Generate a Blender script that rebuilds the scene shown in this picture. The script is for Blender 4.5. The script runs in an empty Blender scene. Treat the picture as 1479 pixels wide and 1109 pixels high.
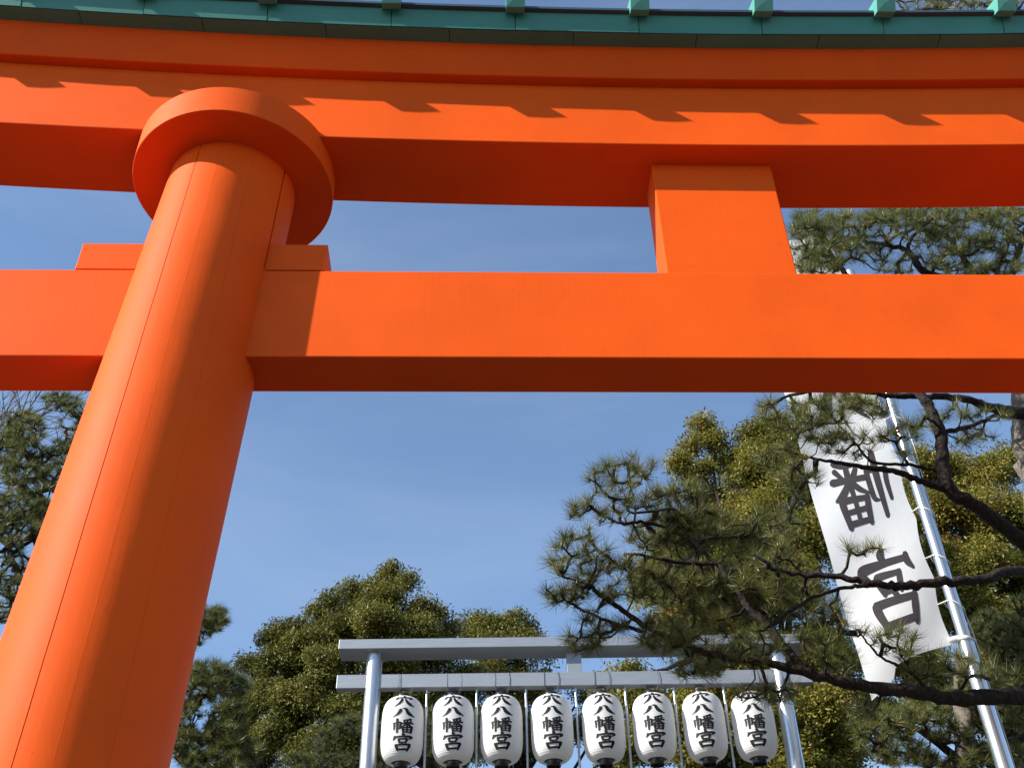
import bpy, bmesh, math, random
import numpy as np
from mathutils import Vector, Matrix

random.seed(7)
rng = np.random.default_rng(7)
scene = bpy.context.scene
col = scene.collection

# ------------------------------------------------------------------ camera, sky, sun, exposure
EYE = np.array([0.0, 0.0, 1.6])
FPX = 1650.0                                     # focal length in pixels of a 1479 px wide picture
CAM = np.array([[0.99958, -0.00255, -0.02882],
                [-0.02379, -0.63945, -0.76847],
                [-0.01647, 0.76883, -0.63924]])
cam_d = bpy.data.cameras.new('camera')
cam_d.sensor_width = 36.0
cam_d.lens = 36.0 * FPX / 1479.0
cam_d.clip_start = 0.05
cam_d.clip_end = 3000.0
cam = bpy.data.objects.new('camera', cam_d)
col.objects.link(cam)
m4 = Matrix([list(CAM[i]) + [EYE[i]] for i in range(3)] + [[0, 0, 0, 1]])
cam.matrix_world = m4
scene.camera = cam

SUN = np.array([-2.37, -1.0, 1.62])
SUN = SUN / np.linalg.norm(SUN)
SUN_EL = math.asin(SUN[2])
SUN_AZ = math.atan2(SUN[0], SUN[1])              # clockwise from +Y

world = bpy.data.worlds.new('World')
scene.world = world
world.use_nodes = True
wn, wl = world.node_tree.nodes, world.node_tree.links
wn.clear()
w_out = wn.new('ShaderNodeOutputWorld')
w_bg = wn.new('ShaderNodeBackground')
w_sky = wn.new('ShaderNodeTexSky')
w_sky.sky_type = 'NISHITA'
w_sky.sun_disc = False
w_sky.sun_elevation = SUN_EL
w_sky.sun_rotation = SUN_AZ
w_sky.air_density = 1.0
w_sky.dust_density = 0.12
w_sky.ozone_density = 2.0
w_bg.inputs['Strength'].default_value = 0.115
# faint high cirrus: noise stretched over the sky directions
w_tc = wn.new('ShaderNodeTexCoord')
w_map = wn.new('ShaderNodeMapping')
w_map.inputs['Scale'].default_value = (1.6, 2.2, 7.0)
w_map.inputs['Rotation'].default_value = (0.25, 0.35, 0.2)
w_no = wn.new('ShaderNodeTexNoise')
w_no.inputs['Scale'].default_value = 1.7
w_no.inputs['Detail'].default_value = 7.0
w_no.inputs['Roughness'].default_value = 0.55
w_no.inputs['Distortion'].default_value = 0.6
w_ra = wn.new('ShaderNodeMapRange')
w_ra.inputs['From Min'].default_value = 0.45
w_ra.inputs['From Max'].default_value = 0.85
w_ra.inputs['To Min'].default_value = 0.0
w_ra.inputs['To Max'].default_value = 0.07
w_mix = wn.new('ShaderNodeMixRGB')
w_mix.inputs['Color2'].default_value = (5.2, 5.6, 6.2, 1)
wl.new(w_tc.outputs['Generated'], w_map.inputs['Vector'])
wl.new(w_map.outputs['Vector'], w_no.inputs['Vector'])
wl.new(w_no.outputs['Fac'], w_ra.inputs['Value'])
wl.new(w_ra.outputs['Result'], w_mix.inputs['Fac'])
wl.new(w_sky.outputs['Color'], w_mix.inputs['Color1'])
wl.new(w_mix.outputs['Color'], w_bg.inputs['Color'])
wl.new(w_bg.outputs['Background'], w_out.inputs['Surface'])

sun_d = bpy.data.lights.new('sun', 'SUN')
sun_d.energy = 4.6
sun_d.angle = math.radians(0.53)
sun_d.color = (1.0, 0.95, 0.87)
sun_o = bpy.data.objects.new('sun', sun_d)
sun_o.rotation_euler = Vector(SUN).to_track_quat('Z', 'Y').to_euler()
sun_o.location = (-30, -14, 24)
col.objects.link(sun_o)

vs = scene.view_settings
vs.view_transform = 'Standard'
vs.look = 'None'
vs.exposure = 1.0
vs.gamma = 1.0
vs.use_curve_mapping = False
scene.cycles.max_bounces = 8
scene.cycles.transparent_max_bounces = 8
scene.cycles.use_denoising = True

# ------------------------------------------------------------------ helpers
def ray(px, py):
    d = CAM @ np.array([px - 739.5, 554.5 - py, -FPX])
    return d

def at(px, py, Y):
    """World point seen at photo pixel (px, py) at distance Y in front of the eye."""
    d = ray(px, py)
    return EYE + d * (Y / d[1])

def axis_depth(P):
    return float(-(CAM[:, 2] @ (np.asarray(P) - EYE)))

def link(name, mesh, parent=None, smooth=False):
    o = bpy.data.objects.new(name, mesh)
    col.objects.link(o)
    if parent is not None:
        o.parent = parent
    if smooth:
        mesh.polygons.foreach_set('use_smooth', np.ones(len(mesh.polygons), dtype=bool))
    return o

def np_mesh(name, verts, faces, mat, parent=None, smooth=False, tint=None):
    """verts (N,3); faces (M,k) array or list of tuples."""
    me = bpy.data.meshes.new(name)
    if isinstance(faces, np.ndarray):
        M, k = faces.shape
        me.vertices.add(len(verts))
        me.vertices.foreach_set('co', np.asarray(verts, dtype=np.float32).ravel())
        me.loops.add(M * k)
        me.loops.foreach_set('vertex_index', faces.astype(np.int32).ravel())
        me.polygons.add(M)
        me.polygons.foreach_set('loop_start', np.arange(0, M * k, k, dtype=np.int32))
        me.update(calc_edges=True)
    else:
        me.from_pydata([tuple(map(float, v)) for v in verts], [], faces)
        me.update()
    if tint is not None:
        a = me.attributes.new('tint', 'FLOAT', 'FACE')
        a.data.foreach_set('value', np.asarray(tint, dtype=np.float32))
    if mat is not None:
        me.materials.append(mat)
    return link(name, me, parent, smooth)

def empty(name, loc, label, cat, group=None):
    o = bpy.data.objects.new(name, None)
    o.location = loc
    o.empty_display_size = 0.2
    col.objects.link(o)
    o['label'] = label
    o['category'] = cat
    if group:
        o['group'] = group
    return o

def keep(o, parent):
    """Parent without moving: the mesh is in world coordinates, its thing stands at a plain location."""
    o.parent = parent
    o.matrix_parent_inverse = Matrix.Translation(parent.location).inverted()
    return o

def box_mesh(name, lo, hi, mat, parent, bevel=0.006, taper=None):
    bm = bmesh.new()
    x0, y0, z0 = lo
    x1, y1, z1 = hi
    t = taper or (0, 0)
    vs_ = [bm.verts.new(p) for p in ((x0 - t[0], y0, z0), (x1 + t[1], y0, z0), (x1 + t[1], y1, z0), (x0 - t[0], y1, z0),
                                    (x0, y0, z1), (x1, y0, z1), (x1, y1, z1), (x0, y1, z1))]
    for f in ((0, 3, 2, 1), (4, 5, 6, 7), (0, 1, 5, 4), (1, 2, 6, 5), (2, 3, 7, 6), (3, 0, 4, 7)):
        bm.faces.new([vs_[i] for i in f])
    if bevel:
        bmesh.ops.bevel(bm, geom=bm.edges[:], offset=bevel, segments=2, affect='EDGES', profile=0.5)
    me = bpy.data.meshes.new(name)
    bm.to_mesh(me)
    bm.free()
    me.materials.append(mat)
    o = link(name, me)
    if parent is not None:
        keep(o, parent)
    return o

def tube(P, R, sides=8, cap=True):
    """verts, faces of a tube along points P (n,3) with radii R (n,)."""
    P = np.asarray(P, float)
    R = np.asarray(R, float)
    n = len(P)
    T = np.gradient(P, axis=0)
    T /= np.linalg.norm(T, axis=1)[:, None] + 1e-12
    ref = np.array([0.0, 0.0, 1.0]) if abs(T[0, 2]) < 0.9 else np.array([1.0, 0, 0])
    N = np.cross(T[0], ref)
    N /= np.linalg.norm(N)
    ang = np.arange(sides) * 2 * math.pi / sides
    ca, sa = np.cos(ang)[:, None], np.sin(ang)[:, None]
    V = np.empty((n, sides, 3))
    for i in range(n):
        N = N - T[i] * (N @ T[i])
        N /= np.linalg.norm(N) + 1e-12
        B = np.cross(T[i], N)
        V[i] = P[i] + R[i] * (ca * N + sa * B)
    a = np.arange(n - 1)[:, None] * sides
    j = np.arange(sides)[None, :]
    k = (j + 1) % sides
    F = np.stack([a + j, a + k, a + sides + k, a + sides + j], axis=-1).reshape(-1, 4)
    return V.reshape(-1, 3), F

class Bag:
    """Collects quads / tris of one part."""
    def __init__(self):
        self.v, self.f, self.n = [], [], 0
    def add(self, v, f):
        self.v.append(np.asarray(v))
        self.f.append(np.asarray(f) + self.n)
        self.n += len(v)
    def build(self, name, mat, parent=None, smooth=True, tint=None):
        return np_mesh(name, np.concatenate(self.v), np.concatenate(self.f), mat, parent, smooth, tint)

def smooth_path(P, n=6):
    """Catmull-Rom through the points."""
    P = np.asarray(P, float)
    Q = np.vstack([2 * P[0] - P[1], P, 2 * P[-1] - P[-2]])
    out = []
    for i in range(1, len(Q) - 2):
        p0, p1, p2, p3 = Q[i - 1], Q[i], Q[i + 1], Q[i + 2]
        for t in np.linspace(0, 1, n, endpoint=False):
            out.append(0.5 * ((2 * p1) + (-p0 + p2) * t + (2 * p0 - 5 * p1 + 4 * p2 - p3) * t * t + (-p0 + 3 * p1 - 3 * p2 + p3) * t ** 3))
    out.append(P[-1])
    return np.array(out)

# ------------------------------------------------------------------ materials
def mat_new(name):
    m = bpy.data.materials.new(name)
    m.use_nodes = True
    nt = m.node_tree
    return m, nt.nodes, nt.links, nt.nodes['Principled BSDF']

def noise_node(nodes, links, scale, detail=5, rough=0.55, coord='Object', vec_scale=None):
    tc = nodes.new('ShaderNodeTexCoord')
    no = nodes.new('ShaderNodeTexNoise')
    no.inputs['Scale'].default_value = scale
    no.inputs['Detail'].default_value = detail
    no.inputs['Roughness'].default_value = rough
    if vec_scale:
        mp = nodes.new('ShaderNodeMapping')
        mp.inputs['Scale'].default_value = vec_scale
        links.new(tc.outputs[coord], mp.inputs['Vector'])
        links.new(mp.outputs['Vector'], no.inputs['Vector'])
    else:
        links.new(tc.outputs[coord], no.inputs['Vector'])
    return no

def ramp(nodes, links, src, stops):
    r = nodes.new('ShaderNodeValToRGB')
    el = r.color_ramp.elements
    while len(el) < len(stops):
        el.new(0.5)
    for e, (p, c) in zip(el, stops):
        e.position = p
        e.color = (*c, 1) if len(c) == 3 else c
    links.new(src, r.inputs['Fac'])
    return r

def bump(nodes, links, src, bsdf, strength, dist):
    b = nodes.new('ShaderNodeBump')
    b.inputs['Strength'].default_value = strength
    b.inputs['Distance'].default_value = dist
    links.new(src, b.inputs['Height'])
    links.new(b.outputs['Normal'], bsdf.inputs['Normal'])

def painted(name, base, var, rough=0.42, bscale=55.0, bstr=0.12, streak=(1, 1, 1), spec=0.4):
    m, n, l, b = mat_new(name)
    b.inputs['Specular IOR Level'].default_value = spec
    no = noise_node(n, l, 1.6, 7, 0.62, vec_scale=streak)
    c2 = tuple(min(1, x * (1 + var)) for x in base)
    c1 = tuple(x * (1 - var) for x in base)
    r = ramp(n, l, no.outputs['Fac'], [(0.3, c1), (0.7, c2)])
    # small dark weather specks
    sp = noise_node(n, l, 38.0, 3, 0.6)
    rs = ramp(n, l, sp.outputs['Fac'], [(0.27, (0.72, 0.66, 0.6)), (0.33, (1, 1, 1))])
    mx = n.new('ShaderNodeMixRGB')
    mx.blend_type = 'MULTIPLY'
    mx.inputs['Fac'].default_value = 0.5
    l.new(r.outputs['Color'], mx.inputs['Color1'])
    l.new(rs.outputs['Color'], mx.inputs['Color2'])
    l.new(mx.outputs['Color'], b.inputs['Base Color'])
    no2 = noise_node(n, l, bscale, 4, 0.6, vec_scale=(1, 1, 0.12))
    no3 = noise_node(n, l, 2.2, 3, 0.5)
    ad = n.new('ShaderNodeMath')
    ad.operation = 'MULTIPLY_ADD'
    ad.inputs[1].default_value = 2.5
    l.new(no3.outputs['Fac'], ad.inputs[0])
    l.new(no2.outputs['Fac'], ad.inputs[2])
    bump(n, l, ad.outputs[0], b, bstr, 0.006)
    rr = n.new('ShaderNodeMapRange')
    rr.inputs['To Min'].default_value = rough - 0.07
    rr.inputs['To Max'].default_value = rough + 0.1
    l.new(no.outputs['Fac'], rr.inputs['Value'])
    l.new(rr.outputs['Result'], b.inputs['Roughness'])
    return m

VERMILION = painted('vermilion_paint', (0.72, 0.086, 0.005), 0.085, 0.58, bstr=0.10, spec=0.10)
SEAM = painted('seam_shadow_paint', (0.16, 0.03, 0.015), 0.1, 0.7)
COPPER = painted('green_copper_sheet', (0.036, 0.195, 0.160), 0.16, 0.45, bstr=0.08, streak=(1, 1, 3))
COPPER_LIGHT = painted('pale_green_copper', (0.09, 0.32, 0.26), 0.14, 0.45, bstr=0.08)
COPPER_DARK = painted('dark_copper_edge', (0.02, 0.06, 0.085), 0.2, 0.5)
STONE = painted('grey_granite', (0.34, 0.33, 0.31), 0.2, 0.8, bstr=0.5)

def steel(name, base=(0.62, 0.63, 0.65), rough=0.33, metal=0.9, streak=(40, 40, 1.5)):
    m, n, l, b = mat_new(name)
    no = noise_node(n, l, 3.0, 4, 0.6, vec_scale=streak)
    r = ramp(n, l, no.outputs['Fac'], [(0.3, tuple(x * 0.86 for x in base)), (0.7, base)])
    l.new(r.outputs['Color'], b.inputs['Base Color'])
    b.inputs['Metallic'].default_value = metal
    rr = n.new('ShaderNodeMapRange')
    rr.inputs['To Min'].default_value = rough - 0.08
    rr.inputs['To Max'].default_value = rough + 0.12
    l.new(no.outputs['Fac'], rr.inputs['Value'])
    l.new(rr.outputs['Result'], b.inputs['Roughness'])
    bump(n, l, no.outputs['Fac'], b, 0.05, 0.002)
    return m

STEEL = steel('brushed_stainless_steel', rough=0.30)
STEEL_BEAM = steel('grey_steel_box_section', base=(0.36, 0.39, 0.42), rough=0.45, metal=0.5, streak=(1.5, 30, 30))
POLE = steel('polished_pole_steel', base=(0.68, 0.69, 0.7), rough=0.24, streak=(30, 30, 0.8))

def plain(name, c, rough=0.6, metal=0.0, spec=0.5, var=0.12, scale=14):
    m, n, l, b = mat_new(name)
    no = noise_node(n, l, scale, 4, 0.6)
    r = ramp(n, l, no.outputs['Fac'], [(0.3, tuple(x * (1 - var) for x in c)), (0.7, tuple(min(1, x * (1 + var)) for x in c))])
    l.new(r.outputs['Color'], b.inputs['Base Color'])
    b.inputs['Roughness'].default_value = rough
    b.inputs['Metallic'].default_value = metal
    b.inputs['Specular IOR Level'].default_value = spec
    return m

INK = plain('black_ink', (0.012, 0.012, 0.014), 0.6, spec=0.2)
INK_CLOTH = plain('dark_grey_dye_on_cloth', (0.055, 0.048, 0.052), 0.9, spec=0.1)
LACQUER = plain('black_lacquer', (0.012, 0.012, 0.013), 0.28)
WIRE = plain('dark_wire', (0.06, 0.06, 0.065), 0.5)
CORD = plain('white_cord', (0.7, 0.69, 0.66), 0.8)

def sheet(name, c, trans, rough=0.8, bscale=300, bstr=0.1):
    """thin sheet that lets light through: paper, cloth"""
    m, n, l, b = mat_new(name)
    no = noise_node(n, l, 9, 5, 0.6)
    r = ramp(n, l, no.outputs['Fac'], [(0.3, tuple(x * 0.95 for x in c)), (0.7, c)])
    l.new(r.outputs['Color'], b.inputs['Base Color'])
    b.inputs['Roughness'].default_value = rough
    b.inputs['Specular IOR Level'].default_value = 0.2
    tr = n.new('ShaderNodeBsdfTranslucent')
    l.new(r.outputs['Color'], tr.inputs['Color'])
    mx = n.new('ShaderNodeMixShader')
    mx.inputs['Fac'].default_value = trans
    l.new(b.outputs['BSDF'], mx.inputs[1])
    l.new(tr.outputs['BSDF'], mx.inputs[2])
    l.new(mx.outputs['Shader'], n['Material Output'].inputs['Surface'])
    no2 = noise_node(n, l, bscale, 2, 0.5)
    bump(n, l, no2.outputs['Fac'], b, bstr, 0.001)
    return m

PAPER = sheet('white_lantern_paper', (0.82, 0.82, 0.81), 0.36)
CLOTH = sheet('white_banner_cloth', (0.80, 0.80, 0.80), 0.25)

def leafy(name, stops, trans=0.3, rough=0.5, spec=0.35):
    m, n, l, b = mat_new(name)
    at_ = n.new('ShaderNodeAttribute')
    at_.attribute_name = 'tint'
    r = ramp(n, l, at_.outputs['Fac'], stops)
    l.new(r.outputs['Color'], b.inputs['Base Color'])
    b.inputs['Roughness'].default_value = rough
    b.inputs['Specular IOR Level'].default_value = spec
    tr = n.new('ShaderNodeBsdfTranslucent')
    l.new(r.outputs['Color'], tr.inputs['Color'])
    mx = n.new('ShaderNodeMixShader')
    mx.inputs['Fac'].default_value = trans
    l.new(b.outputs['BSDF'], mx.inputs[1])
    l.new(tr.outputs['BSDF'], mx.inputs[2])
    l.new(mx.outputs['Shader'], n['Material Output'].inputs['Surface'])
    return m

NEEDLE = leafy('pine_needles', [(0.0, (0.046, 0.062, 0.014)), (0.45, (0.108, 0.122, 0.026)), (0.85, (0.200, 0.195, 0.050)), (1.0, (0.28, 0.20, 0.09))], 0.30, 0.42)
NEEDLE_FAR = leafy('dark_pine_needles', [(0.0, (0.044, 0.058, 0.016)), (0.5, (0.092, 0.108, 0.028)), (1.0, (0.170, 0.170, 0.055))], 0.28, 0.5)
LEAF_OLIVE = leafy('olive_leaves', [(0.0, (0.075, 0.085, 0.016)), (0.5, (0.165, 0.158, 0.032)), (0.9, (0.26, 0.225, 0.060)), (1.0, (0.28, 0.19, 0.06))], 0.30, 0.48, 0.25)
LEAF_GOLD = leafy('yellow_green_leaves', [(0.0, (0.100, 0.108, 0.018)), (0.5, (0.220, 0.200, 0.036)), (0.88, (0.33, 0.265, 0.06)), (1.0, (0.36, 0.19, 0.055))], 0.34, 0.48, 0.22)
BUD = plain('pale_pine_bud', (0.42, 0.36, 0.28), 0.7)

def bark(name, c0, c1, scale=18):
    m, n, l, b = mat_new(name)
    vo = n.new('ShaderNodeTexVoronoi')
    vo.inputs['Scale'].default_value = scale
    tc = n.new('ShaderNodeTexCoord')
    no = noise_node(n, l, scale * 1.3, 6, 0.7)
    l.new(tc.outputs['Object'], vo.inputs['Vector'])
    r = ramp(n, l, no.outputs['Fac'], [(0.3, c0), (0.68, c1)])
    l.new(r.outputs['Color'], b.inputs['Base Color'])
    b.inputs['Roughness'].default_value = 0.9
    b.inputs['Specular IOR Level'].default_value = 0.15
    ad = n.new('ShaderNodeMath')
    ad.operation = 'ADD'
    l.new(vo.outputs['Distance'], ad.inputs[0])
    l.new(no.outputs['Fac'], ad.inputs[1])
    bump(n, l, ad.outputs[0], b, 0.9, 0.012)
    return m

BARK_DARK = bark('dark_pine_bark', (0.010, 0.008, 0.007), (0.048, 0.039, 0.034), 26)
BARK_GREY = bark('grey_flaky_pine_bark', (0.06, 0.05, 0.042), (0.22, 0.19, 0.16), 20)
BARK_TWIG = bark('pale_twig_bark', (0.09, 0.075, 0.065), (0.20, 0.17, 0.15), 30)

def ground_mat():
    m, n, l, b = mat_new('dark_asphalt_ground')
    no = noise_node(n, l, 0.35, 6, 0.6)
    no2 = noise_node(n, l, 40, 4, 0.7)
    r = ramp(n, l, no.outputs['Fac'], [(0.35, (0.040, 0.037, 0.034)), (0.65, (0.070, 0.064, 0.056))])
    r2 = ramp(n, l, no2.outputs['Fac'], [(0.3, (0.7, 0.7, 0.7)), (0.7, (1.1, 1.08, 1.04))])
    mx = n.new('ShaderNodeMixRGB')
    mx.blend_type = 'MULTIPLY'
    mx.inputs['Fac'].default_value = 1.0
    l.new(r.outputs['Color'], mx.inputs['Color1'])
    l.new(r2.outputs['Color'], mx.inputs['Color2'])
    l.new(mx.outputs['Color'], b.inputs['Base Color'])
    b.inputs['Roughness'].default_value = 0.95
    bump(n, l, no2.outputs['Fac'], b, 0.6, 0.02)
    return m

# ------------------------------------------------------------------ ground: flat before the gate, a bank up to the shrine terrace behind it
def gz(x, y):
    t = np.clip((np.asarray(y, float) - 5.2) / 4.0, 0, 1)
    return 3.0 * t * t * (3 - 2 * t) + 0.0 * np.asarray(x, float)

gx = np.concatenate([[-900, -300, -100, -50], np.linspace(-30, 30, 41), [50, 100, 300, 900]])
gy = np.concatenate([[-900, -300, -100, -50], np.linspace(-30, 4, 12), np.linspace(4.5, 11, 27), np.linspace(13, 40, 10), [100, 300, 900]])
GX, GY = np.meshgrid(gx, gy)
GZ = gz(GX, GY)
nx, ny = len(gx), len(gy)
ii = np.arange(nx - 1)[None, :] + np.arange(ny - 1)[:, None] * nx
gf = np.stack([ii, ii + 1, ii + 1 + nx, ii + nx], -1).reshape(-1, 4)
ground = np_mesh('ground', np.stack([GX, GY, GZ], -1).reshape(-1, 3), gf, ground_mat(), None, True)
ground['kind'] = 'structure'

# ------------------------------------------------------------------ the great vermilion gate
H = 3.6
UC = 0.3627                                     # centre line of the gate
def W(u, v, z):
    return (u * H, v * H, EYE[2] + z * H)

gate = empty('torii_gate', (UC * H, 1.182 * H, 0), 'huge vermilion gate with two beams and a green copper roof cap', 'gate')

def sweep(name, prof, u0, u1, mat, n=64, bevel=0.0, flare=0.0):
    """A beam along u with a closed (v, z, curve) profile; z rises by curve*d^2 towards the ends."""
    us = np.linspace(u0, u1, n)
    k = len(prof)
    V = []
    for u in us:
        d = u - UC
        for (v, z, c) in prof:
            uu = u + flare * (z - prof[0][1]) * (1 if d > 0 else -1) * (abs(d) / 1.5) ** 8
            V.append(W(uu, v, z + c * d * d))
    F = []
    for i in range(n - 1):
        for j in range(k):
            a, b_ = i * k + j, i * k + (j + 1) % k
            F.append((a, a + k, b_ + k, b_))
    F.append(tuple(range(k)))
    F.append(tuple(reversed(range((n - 1) * k, n * k))))
    me = bpy.data.meshes.new(name)
    me.from_pydata(V, [], F)
    me.update()
    if bevel:
        bm = bmesh.new()
        bm.from_mesh(me)
        es = []
        for e in bm.edges:
            if len(e.link_faces) == 2 and e.calc_face_angle(0) > 0.3:
                es.append(e)
        bmesh.ops.bevel(bm, geom=es, offset=bevel, segments=2, affect='EDGES', profile=0.5)
        bmesh.ops.recalc_face_normals(bm, faces=bm.faces[:])
        bm.to_mesh(me)
        bm.free()
    me.materials.append(mat)
    return keep(link(name, me), gate)

# lower lintel (shimagi) and upper lintel (kasagi), both curving up to the ends
sweep('lower_lintel', [(1.111, 1.4045, .0325), (1.240, 1.4045, .0325), (1.240, 1.5506, .039), (1.111, 1.5506, .039)], -0.93, 1.655, VERMILION, 72, 0.006)
sweep('upper_lintel', [(1.0945, 1.550, .039), (1.2565, 1.550, .039), (1.284, 1.5975, .045), (1.067, 1.5975, .045)], -1.03, 1.755, VERMILION, 72, 0.005)

# tie beam through both columns, its centre strut and the wedges
zt = 1.161
box_mesh('tie_beam', W(-0.86, 1.1465, 1.0), W(1.585, 1.2205, zt), VERMILION, gate, 0.006)
box_mesh('centre_strut', W(0.2688, 1.150, zt + 0.0004), W(0.4565, 1.212, 1.4052), VERMILION, gate, 0.006)
for s in (0, 1):
    for k in (0, 1):
        # columns at UC -/+ 0.7567 at this height; each wedge pair sticks out on both sides of its column
        a, b_ = ((-0.570, -0.475), (-0.315, -0.219))[k]
        if s:
            a, b_ = 2 * UC - b_, 2 * UC - a
        box_mesh('wedge', W(a, 1.1485, zt + 0.0035), W(b_, 1.2185, 1.2165), VERMILION, gate, 0.004)

# columns: an inner core and separate curved shell panels with open seams, leaning inwards
def column(side):
    def cu(z):
        u = -0.45401 + 0.05186 * z
        return u if side < 0 else 2 * UC - u
    def rad(z):
        return 0.10784 - 0.00896 * z
    z0, z1 = (0.32 - EYE[2]) / H, 1.3715
    zs = np.sort(np.concatenate([np.linspace(z0, z1, 34), [1.159, 1.161]]))
    # core
    P = [W(cu(z), 1.182, z) for z in zs]
    V, F = tube(P, [(rad(z) - 0.0052) * H for z in zs], 96)
    core = keep(np_mesh('column', V, F, SEAM, None, True), gate)
    seams = [-13, 8, 36, 71, 112, 150, 188, 226, 268]
    seams = [s_ if side < 0 else -s_ for s_ in seams]
    seams = sorted((s_ + 360) % 360 for s_ in seams)
    tw = -14.0 if side < 0 else 14.0
    for i, s0 in enumerate(seams):
        s1 = seams[(i + 1) % len(seams)]
        if s1 <= s0:
            s1 += 360
        if s1 - s0 < 3:
            continue
        m = max(6, int((s1 - s0) / 2.5))
        V, F = [], []
        def gp(s_):
            q = round(s_ % 360) if side < 0 else round(-s_ % 360)
            return 0.0022 if q == 347 else 0.0003
        gap, gap1 = gp(s0), gp(s1)
        for z in zs:
            r = rad(z) * H
            jit0 = 0.10 * math.sin(z * 41 + s0) + 0.05 * math.sin(z * 97 + s0)
            jit1 = 0.10 * math.sin(z * 41 + s1 % 360) + 0.05 * math.sin(z * 97 + s1 % 360)
            a0 = math.radians(s0 + jit0 + tw * (z - 0.9)) + gap / r
            a1 = math.radians(s1 + jit1 + tw * (z - 0.9)) - gap1 / r
            c = W(cu(z), 1.182, z)
            # open slot beside the wedge, above the tie beam only
            if z > 1.16:
                if round(s0 % 360 if side < 0 else -s0 % 360) == 71:
                    a0 += 0.0052 / r
                if round(s1 % 360 if side < 0 else -s1 % 360) == 71:
                    a1 -= 0.0052 / r
            ring = []
            for j in range(m + 1):
                a = a0 + (a1 - a0) * j / m
                ring.append((c[0] + r * math.sin(a), c[1] - r * math.cos(a), c[2]))
            ri = r - 0.022
            ring.insert(0, (c[0] + ri * math.sin(a0), c[1] - ri * math.cos(a0), c[2]))
            ring.append((c[0] + ri * math.sin(a1), c[1] - ri * math.cos(a1), c[2]))
            V += ring
        w_ = m + 3
        for q in range(len(zs) - 1):
            for j in range(w_ - 1):
                a = q * w_ + j
                F.append((a, a + 1, a + w_ + 1, a + w_))
        V, F = np.array(V), np.array(F)
        o = np_mesh('column_panel', V, F, VERMILION, None, True)
        sm = np.ones(len(F), bool).reshape(-1, w_ - 1)
        sm[:, 0] = False
        sm[:, -1] = False
        o.data.polygons.foreach_set('use_smooth', sm.ravel())
        o.data.set_sharp_from_angle(angle=0.6)
        o.parent = core
        o.matrix_parent_inverse = core.matrix_world.inverted() @ Matrix.Identity(4)
        o.matrix_parent_inverse = (Matrix.Translation(gate.location) @ core.matrix_parent_inverse).inverted()
    # ring under the lintel (daiwa) with a thin dark flashing on top
    def lathe(prof, n=128):
        V, F = [], []
        cx, cy = W(cu(1.40), 1.182, 0)[:2]
        for (r, z) in prof:
            for j in range(n):
                a = 2 * math.pi * j / n
                V.append((cx + r * H * math.sin(a), cy - r * H * math.cos(a), EYE[2] + z * H))
        k = len(prof)
        for i in range(k - 1):
            for j in range(n):
                F.append((i * n + j, i * n + (j + 1) % n, (i + 1) * n + (j + 1) % n, (i + 1) * n + j))
        return np.array(V), np.array(F)
    V, F = lathe([(0.02, 1.3712), (0.1515, 1.3712), (0.1526, 1.3722), (0.1526, 1.4262), (0.1518, 1.4272), (0.02, 1.4272)])
    ring = keep(np_mesh('column_ring', V, F, VERMILION, None, True), gate)
    ring.data.set_sharp_from_angle(angle=0.5)
    V, F = lathe([(0.02, 1.4276), (0.1532, 1.4276), (0.1532, 1.4292), (0.02, 1.4292)])
    fl = np_mesh('flashing', V, F, SEAM, None, False)
    fl.parent = ring
    fl.matrix_parent_inverse = Matrix.Translation(gate.location).inverted() @ Matrix.Identity(4)
    V, F = lathe([(0.02, 1.4296), (0.128, 1.4296), (0.128, 1.4500), (0.02, 1.4500)])
    nk = keep(np_mesh('ring_neck', V, F, SEAM, None, True), gate)
    nk.data.set_sharp_from_angle(angle=0.5)
    # flared stone foot
    cz = -EYE[2] / H
    bu = cu(z0) * 0 + cu(cz + 0.05)
    V, F = [], []
    prof = [(0.185, cz - 0.02), (0.185, cz + 0.02), (0.172, cz + 0.05), (0.145, cz + 0.075), (0.120, cz + 0.088), (0.112, cz + 0.0885)]
    n = 48
    for (r, z) in prof:
        for j in range(n):
            a = 2 * math.pi * j / n
            c = W(bu, 1.182, z)
            V.append((c[0] + r * H * math.sin(a), c[1] - r * H * math.cos(a), c[2]))
    for i in range(len(prof) - 1):
        for j in range(n):
            F.append((i * n + j, i * n + (j + 1) % n, (i + 1) * n + (j + 1) % n, (i + 1) * n + j))
    keep(np_mesh('column_foot', np.array(V), np.array(F), STONE, None, True), gate)

column(-1)
column(1)

# copper roof cap: core, fascia panels, soffit panels, standing ribs, roof sheets
KC = 0.045
sweep('roof_core', [(1.050, 1.5985, KC), (1.301, 1.5985, KC), (1.316, 1.627, KC), (1.1755, 1.690, KC), (1.035, 1.627, KC)], -1.085, 1.81, COPPER_DARK, 72)
RIB0, RIBD = 0.0565, 0.1985
rib_u = [RIB0 + RIBD * k for k in range(-6, 10)]

def quad_panel(name, ua, ub, prof, n=5, mat=COPPER, parent=gate, ca=KC):
    """thin solid panel: prof is a closed (v,z) outline swept from ua to ub"""
    us = np.linspace(ua, ub, n)
    k = len(prof)
    V, F = [], []
    for u in us:
        d = u - UC
        for (v, z) in prof:
            V.append(W(u, v, z + ca * d * d))
    for i in range(n - 1):
        for j in range(k):
            a, b_ = i * k + j, i * k + (j + 1) % k
            F.append((a, a + k, b_ + k, b_))
    F.append(tuple(range(k)))
    F.append(tuple(reversed(range((n - 1) * k, n * k))))
    me = bpy.data.meshes.new(name)
    me.from_pydata(V, [], F)
    me.update()
    me.materials.append(mat)
    return keep(link(name, me), parent)

def mir(prof):
    return [(2 * 1.1755 - v, z) for v, z in reversed(prof)]

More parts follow.
